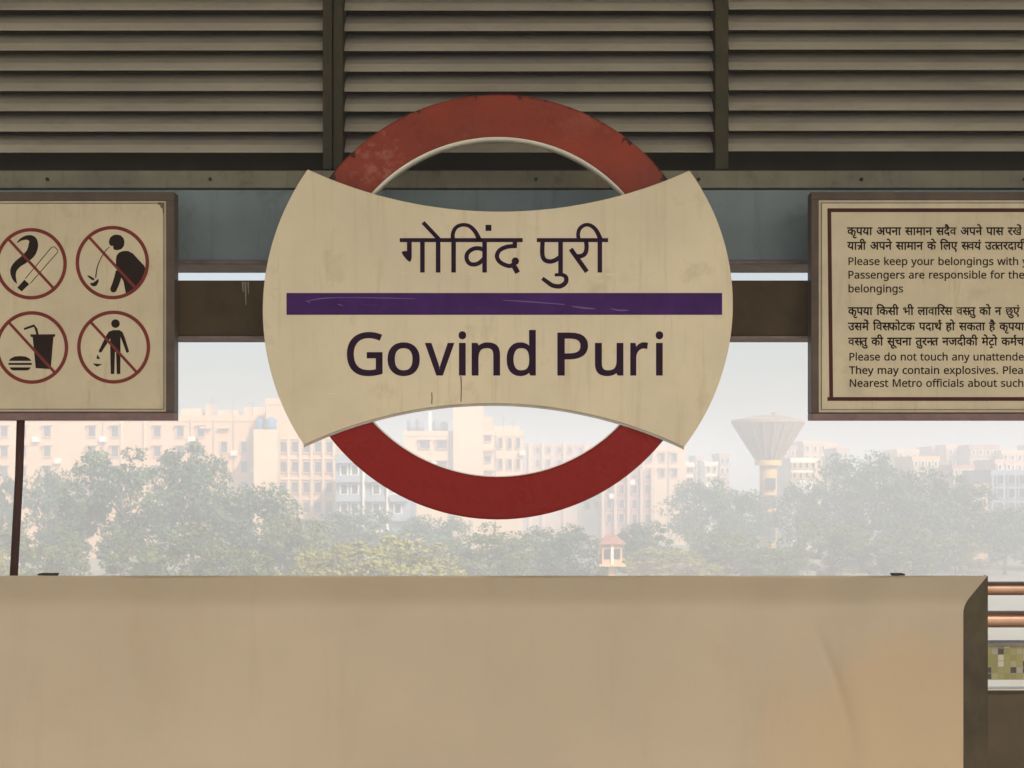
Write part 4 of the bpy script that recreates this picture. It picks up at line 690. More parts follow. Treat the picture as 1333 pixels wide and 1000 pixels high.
rs = side(TR, BR, 60); ls = side(TL, BL, -56)
outl = top+rs[1:-1]+bot[::-1]+ls[::-1][1:-1]
pts = [(P(x, y, YS).x, P(x, y, YS).z) for x, y in outl]
panel = MB().prism(pts[::-1], YS, .016).build('name_panel', M['cream'], root, bevel=.0012)
et = [(P(x, y+.3, YS+.004).x, P(x, y+.3, YS+.004).z) for x, y in bot]+[(P(x, y+3.2, YS+.004).x, P(x, y+3.2, YS+.004).z) for x, y in bot[::-1]]
MB().prism(et[::-1], YS+.004, .012).build('edge_trim', M['trim'], panel)
# annulus with its own depth and a white inner band
YRG = YS+.0165
rc = P(648, 399.5, YRG); ro = 277*YRG/F; ri = 221.5*YRG/F; dep = .052
def annulus(r0, r1, y0, y1, seg=144):
    m_ = MB(); vs = []; fs = []
    for k in range(seg):
        a_ = 2*math.pi*k/seg; c_, s_ = math.cos(a_), math.sin(a_)
        for r_, y_ in ((r0, y0), (r1, y0), (r1, y1), (r0, y1)): vs.append((rc.x+r_*c_, y_, rc.z+r_*s_))
    for k in range(seg):
        j = (k+1) % seg
        for q in range(4):
            fs.append((4*k+q, 4*k+(q+1) % 4, 4*j+(q+1) % 4, 4*j+q))
    return m_.add(vs, fs)
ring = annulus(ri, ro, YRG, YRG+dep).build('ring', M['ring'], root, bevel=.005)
ib = annulus(ri-.0022, ri-.0002, YRG+.002, YRG+.032)
for k in range(0, len(ib.v), 4):
    for q, rr_ in ((2, ri-.0052), (3, ri-.0072)):
        x, y, z = ib.v[k+q]; an = math.atan2(z-rc.z, x-rc.x); rr_ += .005*(1-min(1, max(0, (z-rc.z)/.12))); ib.v[k+q] = (rc.x+rr_*math.cos(an), y, rc.z+rr_*math.sin(an))
ib.build('inner_band', M['rim'], ring, smooth=True)
for px in (430, 870):
    p = P(px, 400, YS); MB().box(p.x-.03, p.x+.03, YS+.0165, YD-.0005, p.z-.03, p.z+.03).build('bracket', M['brown'], root)
a = P(373, 410, YS); b = P(940, 381, YS)
st = Lay(YS); st.poly([(373,381.5),(940,381.5),(940,410),(373,410)])
stripe = st.done('violet_stripe', M['violet'], panel)
def scr(pts, wd):
    sc = Lay(YS-.0004); sc.stroke(pts, wd); sc.done('scratch', M['scuff'], stripe)
scr([(400,392),(420,388.5),(450,387.5),(500,388),(540,389)], [.8,1.2,.7,1.1,.5]); scr([(398,392),(404,394.5)], .8)
scr([(655,391),(690,393),(735,396.5)], [.8,1.4,1]); scr([(745,399),(760,401),(775,402)], [1,2.2,1]); scr([(795,402),(806,404),(818,404)], [.8,1.9,1]); scr([(440,396),(446,398)], 1)
en = Lay(YS)
GX = [('G',451.5),('o',504.5),('v',553),('i',597),('n',614),('d',659.5),('P',725.5),('u',774.5),('r',820.5),('i',853.5)]
TW = {'G':46.5,'o':42,'v':38.5,'i':9.8,'n':37,'d':38,'P':40,'u':37,'r':23,'i2':10.5}
for k, (ch, x0) in enumerate(GX):
    cs = embolden(GL[ch][1], 11)
    xs = [q[0] for c in cs for q in c]; wd = TW[ch]
    sx = wd*U/(max(xs)-min(xs)); o = P(x0, 488, YS)
    en.shape([[(q[0]-min(xs), q[1]) for q in c] for c in cs], o.x, o.z+.017*0+14*U*0/1, sx, 56.0*U/595.0)
en.done('lettering', M['ink'], panel)
hn = Lay(YS)
def Z(*pp): return [(500+x/4.166, 270+y/4.166) for x, y in pp]
q = 4.166
hn.stroke(Z((85,178),(752,178)), 22/q); hn.stroke(Z((828,178),(1215,178)), 22/q)
hn.stroke(Z((137,178),(137,262)), 26/q, smooth=False); hn.poly(Z((94,243),(108,237),(122,238),(132,228),(150,228),(150,272),(146,290),(139,297),(122,284),(104,262)))
for x in (208, 293, 377, 545): hn.stroke(Z((x,178),(x,354)), 25/q, smooth=False)
hn.stroke(Z((211,82),(255,128),(300,176)), 22/q)
hn.stroke(Z((374,186),(373,145),(388,112),(420,96),(460,101),(494,132),(518,180)), [23/q,22/q,21/q,20/q,21/q,23/q,26/q])
hn.stroke(Z((545,232),(510,222),(478,228),(452,250),(448,280),(464,305),(492,310),(518,300),(545,275)), 23/q)
hn.poly(Z((550,95),(582,95),(582,128),(550,128)))
hn.stroke(Z((709,178),(709,210)), 24/q, smooth=False)
hn.stroke(Z((720,210),(668,214),(628,232),(612,262),(622,290),(650,310),(685,318),(710,300)), 23/q); hn.disc(*Z((712,292))[0], 20/q); hn.stroke(Z((700,312),(725,355)), 28/q)
hn.stroke(Z((860,178),(858,250),(868,282),(895,294),(925,288),(957,268)), 24/q); hn.stroke(Z((957,178),(957,360)), 25/q, smooth=False)
hn.stroke(Z((925,367),(965,366),(986,380),(984,408),(955,428),(915,424),(885,405),(858,385)), [16/q,20/q,24/q,25/q,25/q,24/q,23/q,20/q])
hn.stroke(Z((1095,178),(1098,220),(1090,250),(1070,264),(1045,266)), 24/q); hn.stroke(Z((1012,226),(1050,280),(1100,350)), 25/q)
hn.stroke(Z((1170,178),(1170,354)), 25/q, smooth=False)
hn.stroke(Z((1058,182),(1052,148),(1062,115),(1090,96),(1122,100),(1152,128),(1176,180)), [22/q,21/q,21/q,20/q,21/q,23/q,26/q])
hn.done('lettering', M['ink'], panel)
for pl, wd in (([(600,490),(600.6,505),(600,523)], [1.6,1.2,1.2]), ([(562,511),(562.4,518),(562,526)], 1.3)):
    wr = Lay(YS); wr.stroke(pl, wd); wr.done('rust_streak', M['rust'], panel)
for x, y, l in ((522,355.5,9),(609,356.5,9),(788,357,11),(455,445,0),(425,512,14)): 
    if l:
        pt = Lay(YS); pt.stroke([(x,y),(x+l*.5,y+.6),(x+l,y+.3)], [1.2,2.2,1]); pt.done('paint_patch', M['patch'], panel)

# ------------------------------------------------------------------ framed boards
def board(root, x0, x1, y0, y1, Y, fw, panel_mat, lip=3.0):
    """tray frame round a panel; pixels are the outer outline"""
    d = .045
    a = P(x0, y1, Y); b = P(x1, y0, Y); f = fw*Y/F
    fr = MB()
    fr.box(a.x, b.x, Y, Y+d, b.z-f, b.z); MB().box(a.x, b.x, Y-.0015, Y+d, a.z, a.z+f*.85).build('bottom_rail', M['lit_edge'], root, bevel=.0012); fr.box(a.x, b.x, Y, Y+d, a.z+f*.86, a.z+f)
    fr.box(a.x, a.x+f, Y+.0002, Y+d, a.z+f, b.z-f); fr.box(b.x-f, b.x, Y+.0002, Y+d, a.z+f, b.z-f)
    fo = fr.build('frame', M['frame'], root, bevel=.0012)
    l = lip*Y/F
    pm = MB().box(a.x+f+.0005, b.x-f-.0005, Y+.006, Y+.03, a.z+f+.0005, b.z-f-.0005).build('panel', panel_mat, root)
    bd = MB(); e = .0009
    X0, X1, Z0, Z1 = a.x+f+l, b.x-f-l, a.z+f+l, b.z-f-l
    for s_ in (0,):
        bd.box(X0, X1, Y+.0035, Y+.0062, Z1-e*1.2, Z1); bd.box(X0, X1, Y+.0035, Y+.0062, Z0, Z0+e*1.2)
        bd.box(X0, X0+e*1.2, Y+.0036, Y+.0062, Z0+e*1.2, Z1-e*1.2); bd.box(X1-e*1.2, X1, Y+.0036, Y+.0062, Z0+e*1.2, Z1-e*1.2)
    bd.build('beading', M['frame'], fo)
    for fx in (.25, .75):
        xx = a.x+(b.x-a.x)*fx; zc_ = P(0, 403, YD).z
        MB().box(xx-.02, xx+.02, Y+d, YD-.0005, zc_-.025, zc_+.025).build('bracket', M['brown'], root)
    return pm
YI = 3.70; YIP = YI+.006
c = P(93, 547, YI)
root = thing('pictogram_board', tuple(c), 'framed cream board with four red crossed circle pictograms, at the left', 'sign')
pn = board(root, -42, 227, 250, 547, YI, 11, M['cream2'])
def noring(cx, cy, r, parent, dx=.66):
    L = Lay(YIP-.00022)
    L.stroke([(cx+(r-2.2)*math.cos(2*math.pi*k/60), cy+(r-2.2)*math.sin(2*math.pi*k/60)) for k in range(60)], 4.6, closed=True, smooth=False)
    L.stroke([(cx-r*.66, cy-r*.72), (cx+r*.66, cy+r*.72)], 3.6, smooth=False)
    return L.done('prohibition_mark', M['signred'], parent)
def Zi(ox, oy, s): return lambda *pp: [(ox+x/s, oy+y/s) for x, y in pp]
# smoking
L = Lay(YIP); z = Zi(0, 280, 8.33)
L.stroke(z((185,300),(235,262),(300,245),(352,268),(362,330),(335,410),(270,475),(195,530),(150,590),(145,650),(160,700),(182,742)), [v/8.33 for v in (8,30,52,84,104,104,92,80,72,54,36,6)], n=10)
L.poly(z((265,702),(318,750),(235,830),(188,788)))
pic = L.done('pictogram', M['ink2'], pn); pic['label'] = 'crossed out smoke and cigarette pictogram, upper left of the four'
L = Lay(YIP); L.stroke(z((275,690),(560,350),(590,345),(630,385),(620,410),(330,742)), 1.0, smooth=False); L.done('cigarette', M['ink2'], pic)
noring(40.5, 343.5, 46.5, pic)
# spitting
L = Lay(YIP); z = Zi(90, 280, 8.333)
L.poly(z((430,290),(445,245),(480,218),(520,212),(560,222),(590,250),(602,290),(595,335),(570,368),(530,382),(490,378),(478,360),(478,335),(455,335),(440,325)))
L.poly(z((508,480),(515,440),(545,405),(590,390),(640,390),(690,415),(740,470),(815,550),(835,600),(800,700),(720,790),(650,850),(615,850),(590,720),(520,600),(508,540)))
L.stroke(z((545,610),(515,720),(482,805)), [9,9,8.5]); L.disc(*z((482,805))[0], 4.2)
L.poly(z((195,662),(215,655),(275,690),(270,712),(240,700))); L.poly(z((225,738),(262,735),(290,715),(318,690),(322,720),(300,765),(270,775),(240,765)))
pic = L.done('pictogram', M['ink2'], pn); pic['label'] = 'crossed out spitting figure pictogram, upper right of the four'
L = Lay(YIP); L.stroke(z((440,345),(390,395),(340,480),(305,570),(288,680)), [.9,1.2,1.2,1.4,1.6]); L.done('spit_line', M['ink2'], pic)
noring(146.3, 342, 47.8, pic)
# food and drink
L = Lay(YIP); z = Zi(0, 395, 8.7)
L.poly(z((343,352),(628,350),(622,378),(606,382),(575,745),(405,735),(370,382),(348,378)))
L.stroke(z((272,292),(385,252),(410,290),(425,352)), [2.6,3.2,3.2,3], smooth=False)
L.poly(z((100,652),(120,625),(165,602),(225,597),(290,602),(335,625),(355,652)))
L.poly(z((95,675),(362,675),(360,698),(97,698))); L.poly(z((108,725),(350,725),(335,748),(310,760),(150,760),(122,748)))
pic = L.done('pictogram', M['ink2'], pn); pic['label'] = 'crossed out burger and drink cup pictogram, lower left of the four'
noring(41.5, 452.5, 47.3, pic)
# litter
L = Lay(YIP); z = Zi(90, 395, 8.7)
L.disc(*z((525,230))[0], 5.6)
L.poly(z((420,365),(450,320),(500,303),(570,303),(605,325),(630,385),(680,545),(665,560),(648,556),(600,425),(582,380),(582,560),(580,800),(540,800),(532,555),(520,545),(512,800),(472,800),(466,545),(466,395),(440,440),(365,555),(345,558),(335,540)))
L.poly(z((318,580),(335,600),(352,632),(310,628))); L.poly(z((268,680),(320,685),(378,690),(352,702),(318,718),(290,702)))
pic = L.done('pictogram', M['ink2'], pn); pic['label'] = 'crossed out littering figure pictogram, lower right of the four'
noring(148, 452, 47.5, pic)

L = Lay(YIP); L.poly([(204.5,264.3),(208,263.2),(211,264.2),(213.9,263.4),(213.4,268),(214.0,275),(212.2,279),(211.6,272),(209.2,270.6),(208.4,267.4),(206,266.6)]); L.done('corner_dirt', M['dirt'], pn)
c = P(1320, 547, YI)
root = thing('notice_board', tuple(c), 'framed cream board printed with Hindi and English passenger notices, at the right', 'sign')
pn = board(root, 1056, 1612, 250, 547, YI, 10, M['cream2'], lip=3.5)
L = Lay(YIP)
L.stroke([(1077,273.8),(1592,273.8)], 5, smooth=False); L.stroke([(1077,519.5),(1592,519.5)], 5, smooth=False)
L.stroke([(1079.5,276.3),(1082,517)], 5, smooth=False); L.stroke([(1589.5,276.3),(1589.5,517)], 5, smooth=False)
L.done('border_line', M['maroon'], pn)
BO = 14
L = Lay(YIP); L.hindi('कृपया अपना सामान सदैव अपने पास रखें', 1103, 306, 9.6, 227, bold=BO); L.done('lettering', M['ink2'], pn)
L = Lay(YIP); L.hindi('या=ी अपने सामान के लिए ~सवयं उ~ततरदायी', 1103, 325, 9.6, 233, bold=BO); L.done('lettering', M['ink2'], pn)
L = Lay(YIP); L.latin('Please keep your belongings with you.', 1103.3, 345, 9.6, 223, 'Please keep your belongings with', bold=BO); L.done('lettering', M['ink2'], pn)
L = Lay(YIP); L.latin('Passengers are responsible for their', 1103.3, 362.6, 9.6, 230.5, 'Passengers are responsible for the', bold=BO); L.done('lettering', M['ink2'], pn)
L = Lay(YIP); L.latin('belongings', 1103.5, 380.6, 9.6, 72.5, bold=BO); L.done('lettering', M['ink2'], pn)
L = Lay(YIP); L.hindi('कृपया किसी भी लावारिस वसतु को न छुएं'.replace('वसतु','व~सतु'), 1104, 410, 9.6, 223, bold=BO); L.done('lettering', M['ink2'], pn)
L = Lay(YIP); L.hindi('उसमें िव~सफोटक पदाथ^ हो सकता है कृपया', 1104, 430, 9.6, 229, bold=BO); L.done('lettering', M['ink2'], pn)
L = Lay(YIP); L.hindi('व~सतु की सूचना तुर~नत नजदीकी मेट`ो कम^चारी', 1104, 449.6, 9.6, 229, 'व~सतु की सूचना तुर~नत नजदीकी मेट`ो कम^च', bold=BO); L.done('lettering', M['ink2'], pn)
L = Lay(YIP); L.latin('Please do not touch any unattended', 1104.6, 469.3, 9.6, 228.5, 'Please do not touch any unattende', bold=BO); L.done('lettering', M['ink2'], pn)
L = Lay(YIP); L.latin('They may contain explosives. Please', 1105.4, 486.8, 9.6, 227, 'They may contain explosives. Plea', bold=BO); L.done('lettering', M['ink2'], pn)
L = Lay(YIP); L.latin('Nearest Metro officials about such', 1105, 503.6, 9.6, 228, 'Nearest Metro officials about such', bold=BO); L.done('lettering', M['ink2'], pn)

# thin dark pole below the pictogram board
p0 = P(27, 549, 3.725); p1 = P(18, 748, 3.725); d = p1-p0
p2 = p0+d*(p0.z/(p0.z-p1.z))
tag(MB().tube([p0+Vector((0,0,.003)), p0.lerp(p1,.35)+Vector((.002,0,0)), p1, p2], .0098, 14).build('thin_pole', M['pole'], smooth=True), 'thin dark maroon pole standing under the pictogram board', 'pole')
# ------------------------------------------------------------------ the city beyond
GZ = -10.4
B = {}
B['peach'] = mat('peach plaster', (.62,.38,.20), .85, var=.06, vscale=.35, stain=(.42,.29,.19), stain_scale=.25, stain_amt=.35, stretch=(1,1,.35))
B['peach2'] = mat('warm cream plaster', (.66,.46,.27), .85, var=.06, vscale=.3, stain=(.45,.33,.23), stain_scale=.3, stain_amt=.3)
B['pink'] = mat('pinkish plaster', (.55,.37,.30), .85, var=.08, vscale=.3)
B['red'] = mat('brick red plaster', (.44,.22,.16), .85, var=.10, vscale=.3)
B['white'] = mat('whitewashed plaster', (.74,.70,.62), .8, var=.05, vscale=.3)
B['greyblue'] = mat('blue grey plaster', (.24,.28,.34), .8, var=.08, vscale=.3)
B['concrete'] = mat('weathered concrete', (.31,.225,.15), .9, var=.10, vscale=.6, stain=(.26,.21,.17), stain_scale=.5, stain_amt=.5, stretch=(1,1,.3))
B['ochre'] = mat('ochre concrete', (.62,.40,.13), .9, var=.12, vscale=.6, stain=(.30,.21,.12), stain_scale=.6, stain_amt=.6, stretch=(1,1,.4))
B['glass'] = mat('dark window glass', (.06,.065,.07), .15, var=.1, vscale=1)
B['shade'] = mat('window surround', (.60,.38,.22), .85, var=.06, vscale=1)
B['tank'] = mat('blue plastic tank', (.10,.22,.42), .5, var=.08, vscale=1)
B['tank2'] = mat('grey roof tank', (.22,.24,.28), .6, var=.1, vscale=1)
B['tile'] = mat('red clay roof', (.36,.17,.12), .8, var=.12, vscale=2)

def wmesh(w, h, m, chajja=True):
    """window meshes, origin at the window's lower centre on the wall: glass, surround"""
    g = MB().box(-w/2, w/2, -.05, .02, 0, h)
    g.box(-.04, .04, -.09, -.051, 0, h)
    s = MB(); t = .16
    s.box(-w/2-t, -w/2, -.30, .02, -.12, h+t); s.box(w/2, w/2+t, -.30, .02, -.12, h+t)
    s.box(-w/2, w/2, -.32, .02, -.14, -.001)
    if chajja: s.box(-w/2-t-.15, w/2+t+.15, -.75, .02, h+t+.001, h+t+.13)
    else: s.box(-w/2, w/2, -.30, .02, h+.001, h+t)
    go = g.build('tmp', B['glass']); so_ = s.build('tmp', m); a_, b_ = go.data, so_.data
    bpy.data.objects.remove(go); bpy.data.objects.remove(so_); a_.name = 'window'; b_.name = 'surround'
    return a_, b_
def building(name, label, px0, px1, pytop, Y, wall, depth=14, parapet=.9, wins=(), trim=None, group=None, cat='building'):
    a = P(px0, pytop, Y); b = P(px1, pytop, Y)
    root = thing(name, ((a.x+b.x)/2, Y, GZ), label, cat, group)
    m = MB().box(a.x, b.x, Y, Y+depth, GZ, a.z-parapet)
    m.box(a.x-.15, b.x+.15, Y-.15, Y+.12, a.z-parapet+.001, a.z); m.box(a.x-.15, b.x+.15, Y+depth-.12, Y+depth+.15, a.z-parapet+.001, a.z)
    m.box(a.x-.15, a.x+.12, Y+.121, Y+depth-.121, a.z-parapet+.001, a.z); m.box(b.x-.12, b.x+.15, Y+.121, Y+depth-.121, a.z-parapet+.001, a.z)
    m.build('wall', wall, root)
    cache = {}
    for (xs, ys, wp, hp, ch) in wins:
        w_, h_ = wp*Y/F, hp*Y/F
        key = (round(w_, 2), round(h_, 2), ch)
        if key not in cache: cache[key] = wmesh(w_, h_, trim or B['shade'], ch)
        for x in xs:
            for y in ys:
                p = P(x, y+hp/2, Y)
                if p.z < GZ+1: continue
                q = child('window', cache[key][0], root, (p.x-root.location.x, 0, p.z-GZ)); child('surround', cache[key][1], q)
    return root
def rng(a, b, s):
    r = []; x = a
    while x <= b+.01: r.append(x); x += s
    return r

# long peach block, its grid fronted wing at the right
r = building('apartment_block', 'long peach apartment block behind the big tree under the pictogram board', -140, 346, 541, 236, B['peach'],
    wins=[((292,318),(582,608,634,660),8,14,False), ((30,62,120,150,205,235,262),(562,588,614,640),9,13,True), ((-40,-10,6),(562,588,614),9,13,True)])
Yb = 236
for px0, px1, py0, py1 in ((236,262,532,541.3),(268,276,527,541.3),(284,310,534,541.3),(318,345,530,541.3)):
    a = P(px0, py1+3, Yb+3); b = P(px1, py0, Yb+3)
    MB().box(a.x, b.x, Yb+3, Yb+6, a.z-.9, b.z).build('roof_room', B['peach2'], r)
for x in (267, 291): 
    a = P(x-6, 558, Yb); b = P(x+9, 556, Yb); MB().box(a.x, b.x, Yb-.9, Yb-.151, a.z, b.z).build('sunshade', B['peach2'], r)
for x in (160, 190, 340):
    a = P(x-2, 700, Yb); b = P(x+2, 545, Yb); MB().box(a.x, b.x, Yb-.5, Yb-.151, GZ, b.z).build('pilaster', B['peach2'], r)
Yg = 231
r = building('apartment_block', 'peach block with a regular grid of windows, left of the lower red arc', 346.3, 436, 519, Yg, B['peach'],
    wins=[((354,369,384,399,414,429),(582,608,634.5,660.5,686),8,13,False)])
for x in (346.5,361.5,376.5,391.5,406.5,421.5,435.5):
    a = P(x-1.6, 700, Yg); b = P(x+1.6, 566, Yg); MB().box(a.x, b.x, Yg-.62, Yg-.005, GZ, b.z).build('pilaster', B['peach2'], r)
for y in (569, 595, 621.5, 648, 674):
    a = P(346.3, y+3, Yg); b = P(436, y, Yg); MB().box(a.x, b.x, Yg-.42, Yg-.155, a.z, b.z).build('string_course', B['peach2'], r)
def tank(px0, px1, py0, py1, Y, label, m, cat='water tank'):
    a = P(px0, py1, Y); b = P(px1, py0, Y); cx = (a.x+b.x)/2; rd = (b.x-a.x)/2
    root = thing('water_tank', (cx, Y, a.z), label, cat, 'water tanks on the roofs')
    h = b.z-a.z
    MB().lathe([(0.01,a.z),(rd,a.z),(rd,a.z+h*.3),(rd*1.02,a.z+h*.33),(rd,a.z+h*.36),(rd,a.z+h*.6),(rd*1.02,a.z+h*.63),(rd,a.z+h*.66),(rd,a.z+h*.82),(rd*.55,a.z+h*.95)], cx, Y, 20).build('drum', m, root, smooth=True)
    MB().lathe([(rd*.3,a.z+h*.945),(rd*.3,b.z),(.01,b.z)], cx, Y, 16).build('lid', m, root)
tank(333, 346, 544, 559, 233.0, 'blue roof tank by the grid windowed peach block, left one of the pair', B['tank'])
tank(346.6, 360, 543, 559, 229.0, 'blue roof tank by the grid windowed peach block, right one of the pair', B['tank'])
# low carrier under the two tanks
a = P(331, 566, 228); b = P(362, 559.2, 228)
tag(MB().box(a.x, b.x, 227.5, 230.5, GZ, b.z-.02).build('service_tower', B['peach2']), 'slim cream shaft carrying the blue roof tanks beside the peach block', 'tower')
tag(MB().box(P(331,0,232).x, P(346.2,0,232).x, 231.4-.6+.9, 234.4, GZ, P(0,559.2,233).z-.02).build('service_tower', B['peach2']), 'cream shaft carrying the left blue tank against the long peach block', 'tower')

# blue grey block
r = building('blue_grey_block', 'low blue grey block with balconies seen behind the lower red arc, left side', 437, 534, 592, 212, B['greyblue'],
    wins=[((448,462,490,518),(612,637,662),8,12,False)], trim=B['white'])
for y in (603, 628, 653, 678):
    for x0, x1 in ((440,470),(478,502),(508,531)):
        a = P(x0, y, 212); b = P(x1, y-2.2, 212); mb = MB().box(a.x, b.x, 210.8, 211.99, a.z, b.z)
        mb.box(a.x, b.x, 210.8, 210.86, b.z+.001, b.z+.75); mb.build('balcony', B['greyblue'], r)
for x in (474, 505):
    a = P(x-1.5, 690, 212); b = P(x+1.5, 595, 212); MB().box(a.x, b.x, 211.3, 211.99, GZ, b.z).build('column', B['white'], r)

# stepped cream block seen through the lower half of the ring
Ym = 266
r = building('stepped_block', 'cream stepped block with a stair tower, seen through the lower half of the ring', 526, 681, 561, Ym, B['peach2'],
    wins=[((651.5,663.5,674.5),(577,604,631,657),5,13,False), ((553,575),(579,606,632),13,10,True), ((635,),(571,598),8,7,True)])
a = P(590, 600, Ym-1.6); b = P(629, 528, Ym-1.6)
m = MB().box(a.x, b.x, Ym-1.6, Ym+9, GZ, b.z); m.build('stair_tower', B['peach2'], r)
a = P(629.3, 562, Ym+3); b = P(642, 543, Ym+3); MB().box(a.x, b.x, Ym+3, Ym+8, a.z-.6, b.z).build('roof_room', B['peach'], r)
a = P(642.3, 562, Ym+5); b = P(676, 555, Ym+5); MB().box(a.x, b.x, Ym+5, Ym+9, a.z-.6, b.z).build('roof_room', B['peach2'], r)
for y in (587, 613, 640):
    a = P(629, y, Ym-1.2); b = P(644, y-3, Ym-1.2); MB().box(a.x+.02, b.x, Ym-1.0, Ym-.2, a.z, b.z).build('balcony', B['peach'], r)
a = P(528, 561, Ym+2); b = P(589, 559, Ym+2)
for k, (x0, x1, y0) in enumerate(((530,541,545),(541.4,552,544),(563,572,546),(573,583,549))):
    tank(x0, x1, y0, 560.8, Ym+2, ['grey roof tank on the cream stepped block, leftmost of its four', 'grey roof tank on the cream stepped block, second from the left', 'grey roof tank on the cream stepped block, right of the white post', 'grey roof tank on the cream stepped block, against the stair tower'][k], B['tank2'])
a = P(558, 561, Ym+2); b = P(562, 536, Ym+2); MB().box(a.x, b.x, Ym+2, Ym+2.6, a.z-.6, b.z).build('roof_post', B['white'], r)

r = building('far_block', 'pinkish far block behind the right end of the lower arc opening', 682, 771, 577, 318, B['pink'], wins=[((700,714,728,742,756),(585,603,621,639),5,9,False)])
for x in (690, 707, 735, 763):
    a = P(x-2, 640, 318); b = P(x+2, 576, 318); MB().box(a.x, b.x, 317.3, 317.99, GZ, b.z).build('pilaster', B['peach2'], r)
r = building('red_block', 'reddish block with pale pillars below the right end of the red arc', 783, 851, 612, 252, B['red'], wins=[((793,809,826,843),(618,637,656,675),6,11,False)], trim=B['pink'])
for x in (785, 801, 818, 835, 849):
    a = P(x-2, 690, 252); b = P(x+2, 608, 252); MB().box(a.x, b.x, 251.2, 251.99, GZ, b.z).build('pillar', B['pink'], r)
building('low_block', 'low cream block under the lower right corner of the name panel', 836, 893, 581, 284, B['peach2'], wins=[((846,862,878),(596,616),6,10,True)])
building('low_block', 'small whitish block between the red block and the pinkish far block', 756, 786, 628, 262, B['white'], wins=[((764,777),(640,658),6,9,True)])
r = building('blue_grey_block', 'blue grey block at the right edge of the view, below the far skyline', 1291, 1372, 612, 228, B['greyblue'], wins=[((1301,1316,1330,1345),(624,642,660),8,11,False)], trim=B['greyblue'])

# pipes, coolers and aerials on the nearer blocks
rr = random.Random(12)
def fit(name, Y, lst, m):
    root = [o for o in C.objects if o.get('label') == name][0]
    for kind, px, py in lst:
        p = P(px, py, Y)
        if kind == 'pipe': MB().tube([(p.x, Y-.12, GZ), (p.x, Y-.12, p.z)], .09, 6).build('drain_pipe', B['concrete'], root)
        elif kind == 'cooler':
            MB().box(p.x-.5, p.x+.5, Y-.75, Y-.02, p.z-.4, p.z+.4).build('air_cooler', m, root)
        elif kind == 'aerial':
            MB().tube([(p.x, Y+2, p.z-3), (p.x, Y+2, p.z)], .06, 5).tube([(p.x-.7, Y+2, p.z-.5), (p.x+.7, Y+2, p.z-.5)], .04, 5).tube([(p.x-.45, Y+2, p.z-.9), (p.x+.45, Y+2, p.z-.9)], .04, 5).build('aerial', B['tank2'], root)
fit('long peach apartment block behind the big tree under the pictogram board', 236, [('pipe',304,541),('pipe',278,545),('pipe',248,545),('pipe',134,545),('cooler',305,590),('cooler',331,612),('cooler',250,572),('cooler',135,572),('cooler',76,600),('cooler',48,572),('aerial',230,522),('aerial',272,516),('aerial',300,521),('aerial',326,520)], B['white'])
fit('cream stepped block with a stair tower, seen through the lower half of the ring', 266, [('pipe',645,562),('pipe',585,562),('cooler',565,604),('cooler',680,590),('aerial',655,540),('aerial',668,545)], B['white'])
fit('low blue grey block with balconies seen behind the lower red arc, left side', 212, [('pipe',484,596),('cooler',455,622),('cooler',512,646),('aerial',520,580)], B['white'])
fit('reddish block with pale pillars below the right end of the red arc', 252, [('pipe',830,608),('cooler',822,628),('cooler',797,646),('aerial',842,594)], B['white'])
fit('low cream block under the lower right corner of the name panel', 284, [('pipe',870,582),('aerial',880,570),('aerial',888,572)], B['white'])

# far skyline
sky_specs = [
 (893,903,598,400,'white','small white far house just right of the name panel corner'),
 (906,915,589,440,'pink','slim pinkish far house between the name panel and the water tower, left one'),
 (918,934,597,410,'white','low white far house left of the water tower'),
 (937,950,586,445,'pink','slim pinkish far house close to the left of the water tower'),
 (1018,1037,576,420,'red','reddish far house just right of the water tower'),
 (1030,1062,592,330,'white','low white shed with a long flat roof right of the water tower shaft'),
 (1046,1076,570,430,'peach2','pale cream far house right of the water tower bowl'),
 (1074,1092,573,450,'peach2','cream far house left of the big round tree top'),
 (1090,1104,579,400,'pink','pink far house just left of the big round tree top'),
 (1168,1196,577,430,'peach2','pale far terrace with rows of rooms, right of the big round tree'),
 (1188,1222,586,360,'peach','peach far block standing in front of the pale terrace'),
 (1214,1236,573,450,'pink','tall pinkish far block in the middle of the right skyline'),
 (1232,1262,571,440,'peach2','cream far block beside the tall pinkish one on the right skyline'),
 (1240,1266,597,350,'red','brick red far block low in front of the cream one'),
 (1262,1300,571,430,'red','reddish far block under the middle of the notice board'),
 (1296,1318,590,370,'pink','pink far block left of the right edge, in front of the reddish one'),
 (1304,1350,578,425,'peach2','cream far block at the right edge of the skyline'),
 (1266,1286,622,300,'peach','peach far block low among the trees at the right'),
 (1350,1420,570,440,'peach2','cream far block beyond the right edge of the view'),
 (1420,1500,574,430,'pink','pink far block well beyond the right edge of the view'),
]
for x0, x1, yt, Y, c, lab in sky_specs:
    yt += 8 if x0 > 1150 else 4
    nw = max(2, int((x1-x0)/8)); st_ = (x1-x0)/nw
    building('far_house', lab, x0, x1, yt, Y*.72, B[c], depth=12, parapet=.8, wins=[([x0+st_*(k+.5) for k in range(nw)], (yt+10, yt+23), 3.6, 6, False)], trim=B['white' if c != 'white' else 'peach2'], group='far houses along the skyline', cat='house')

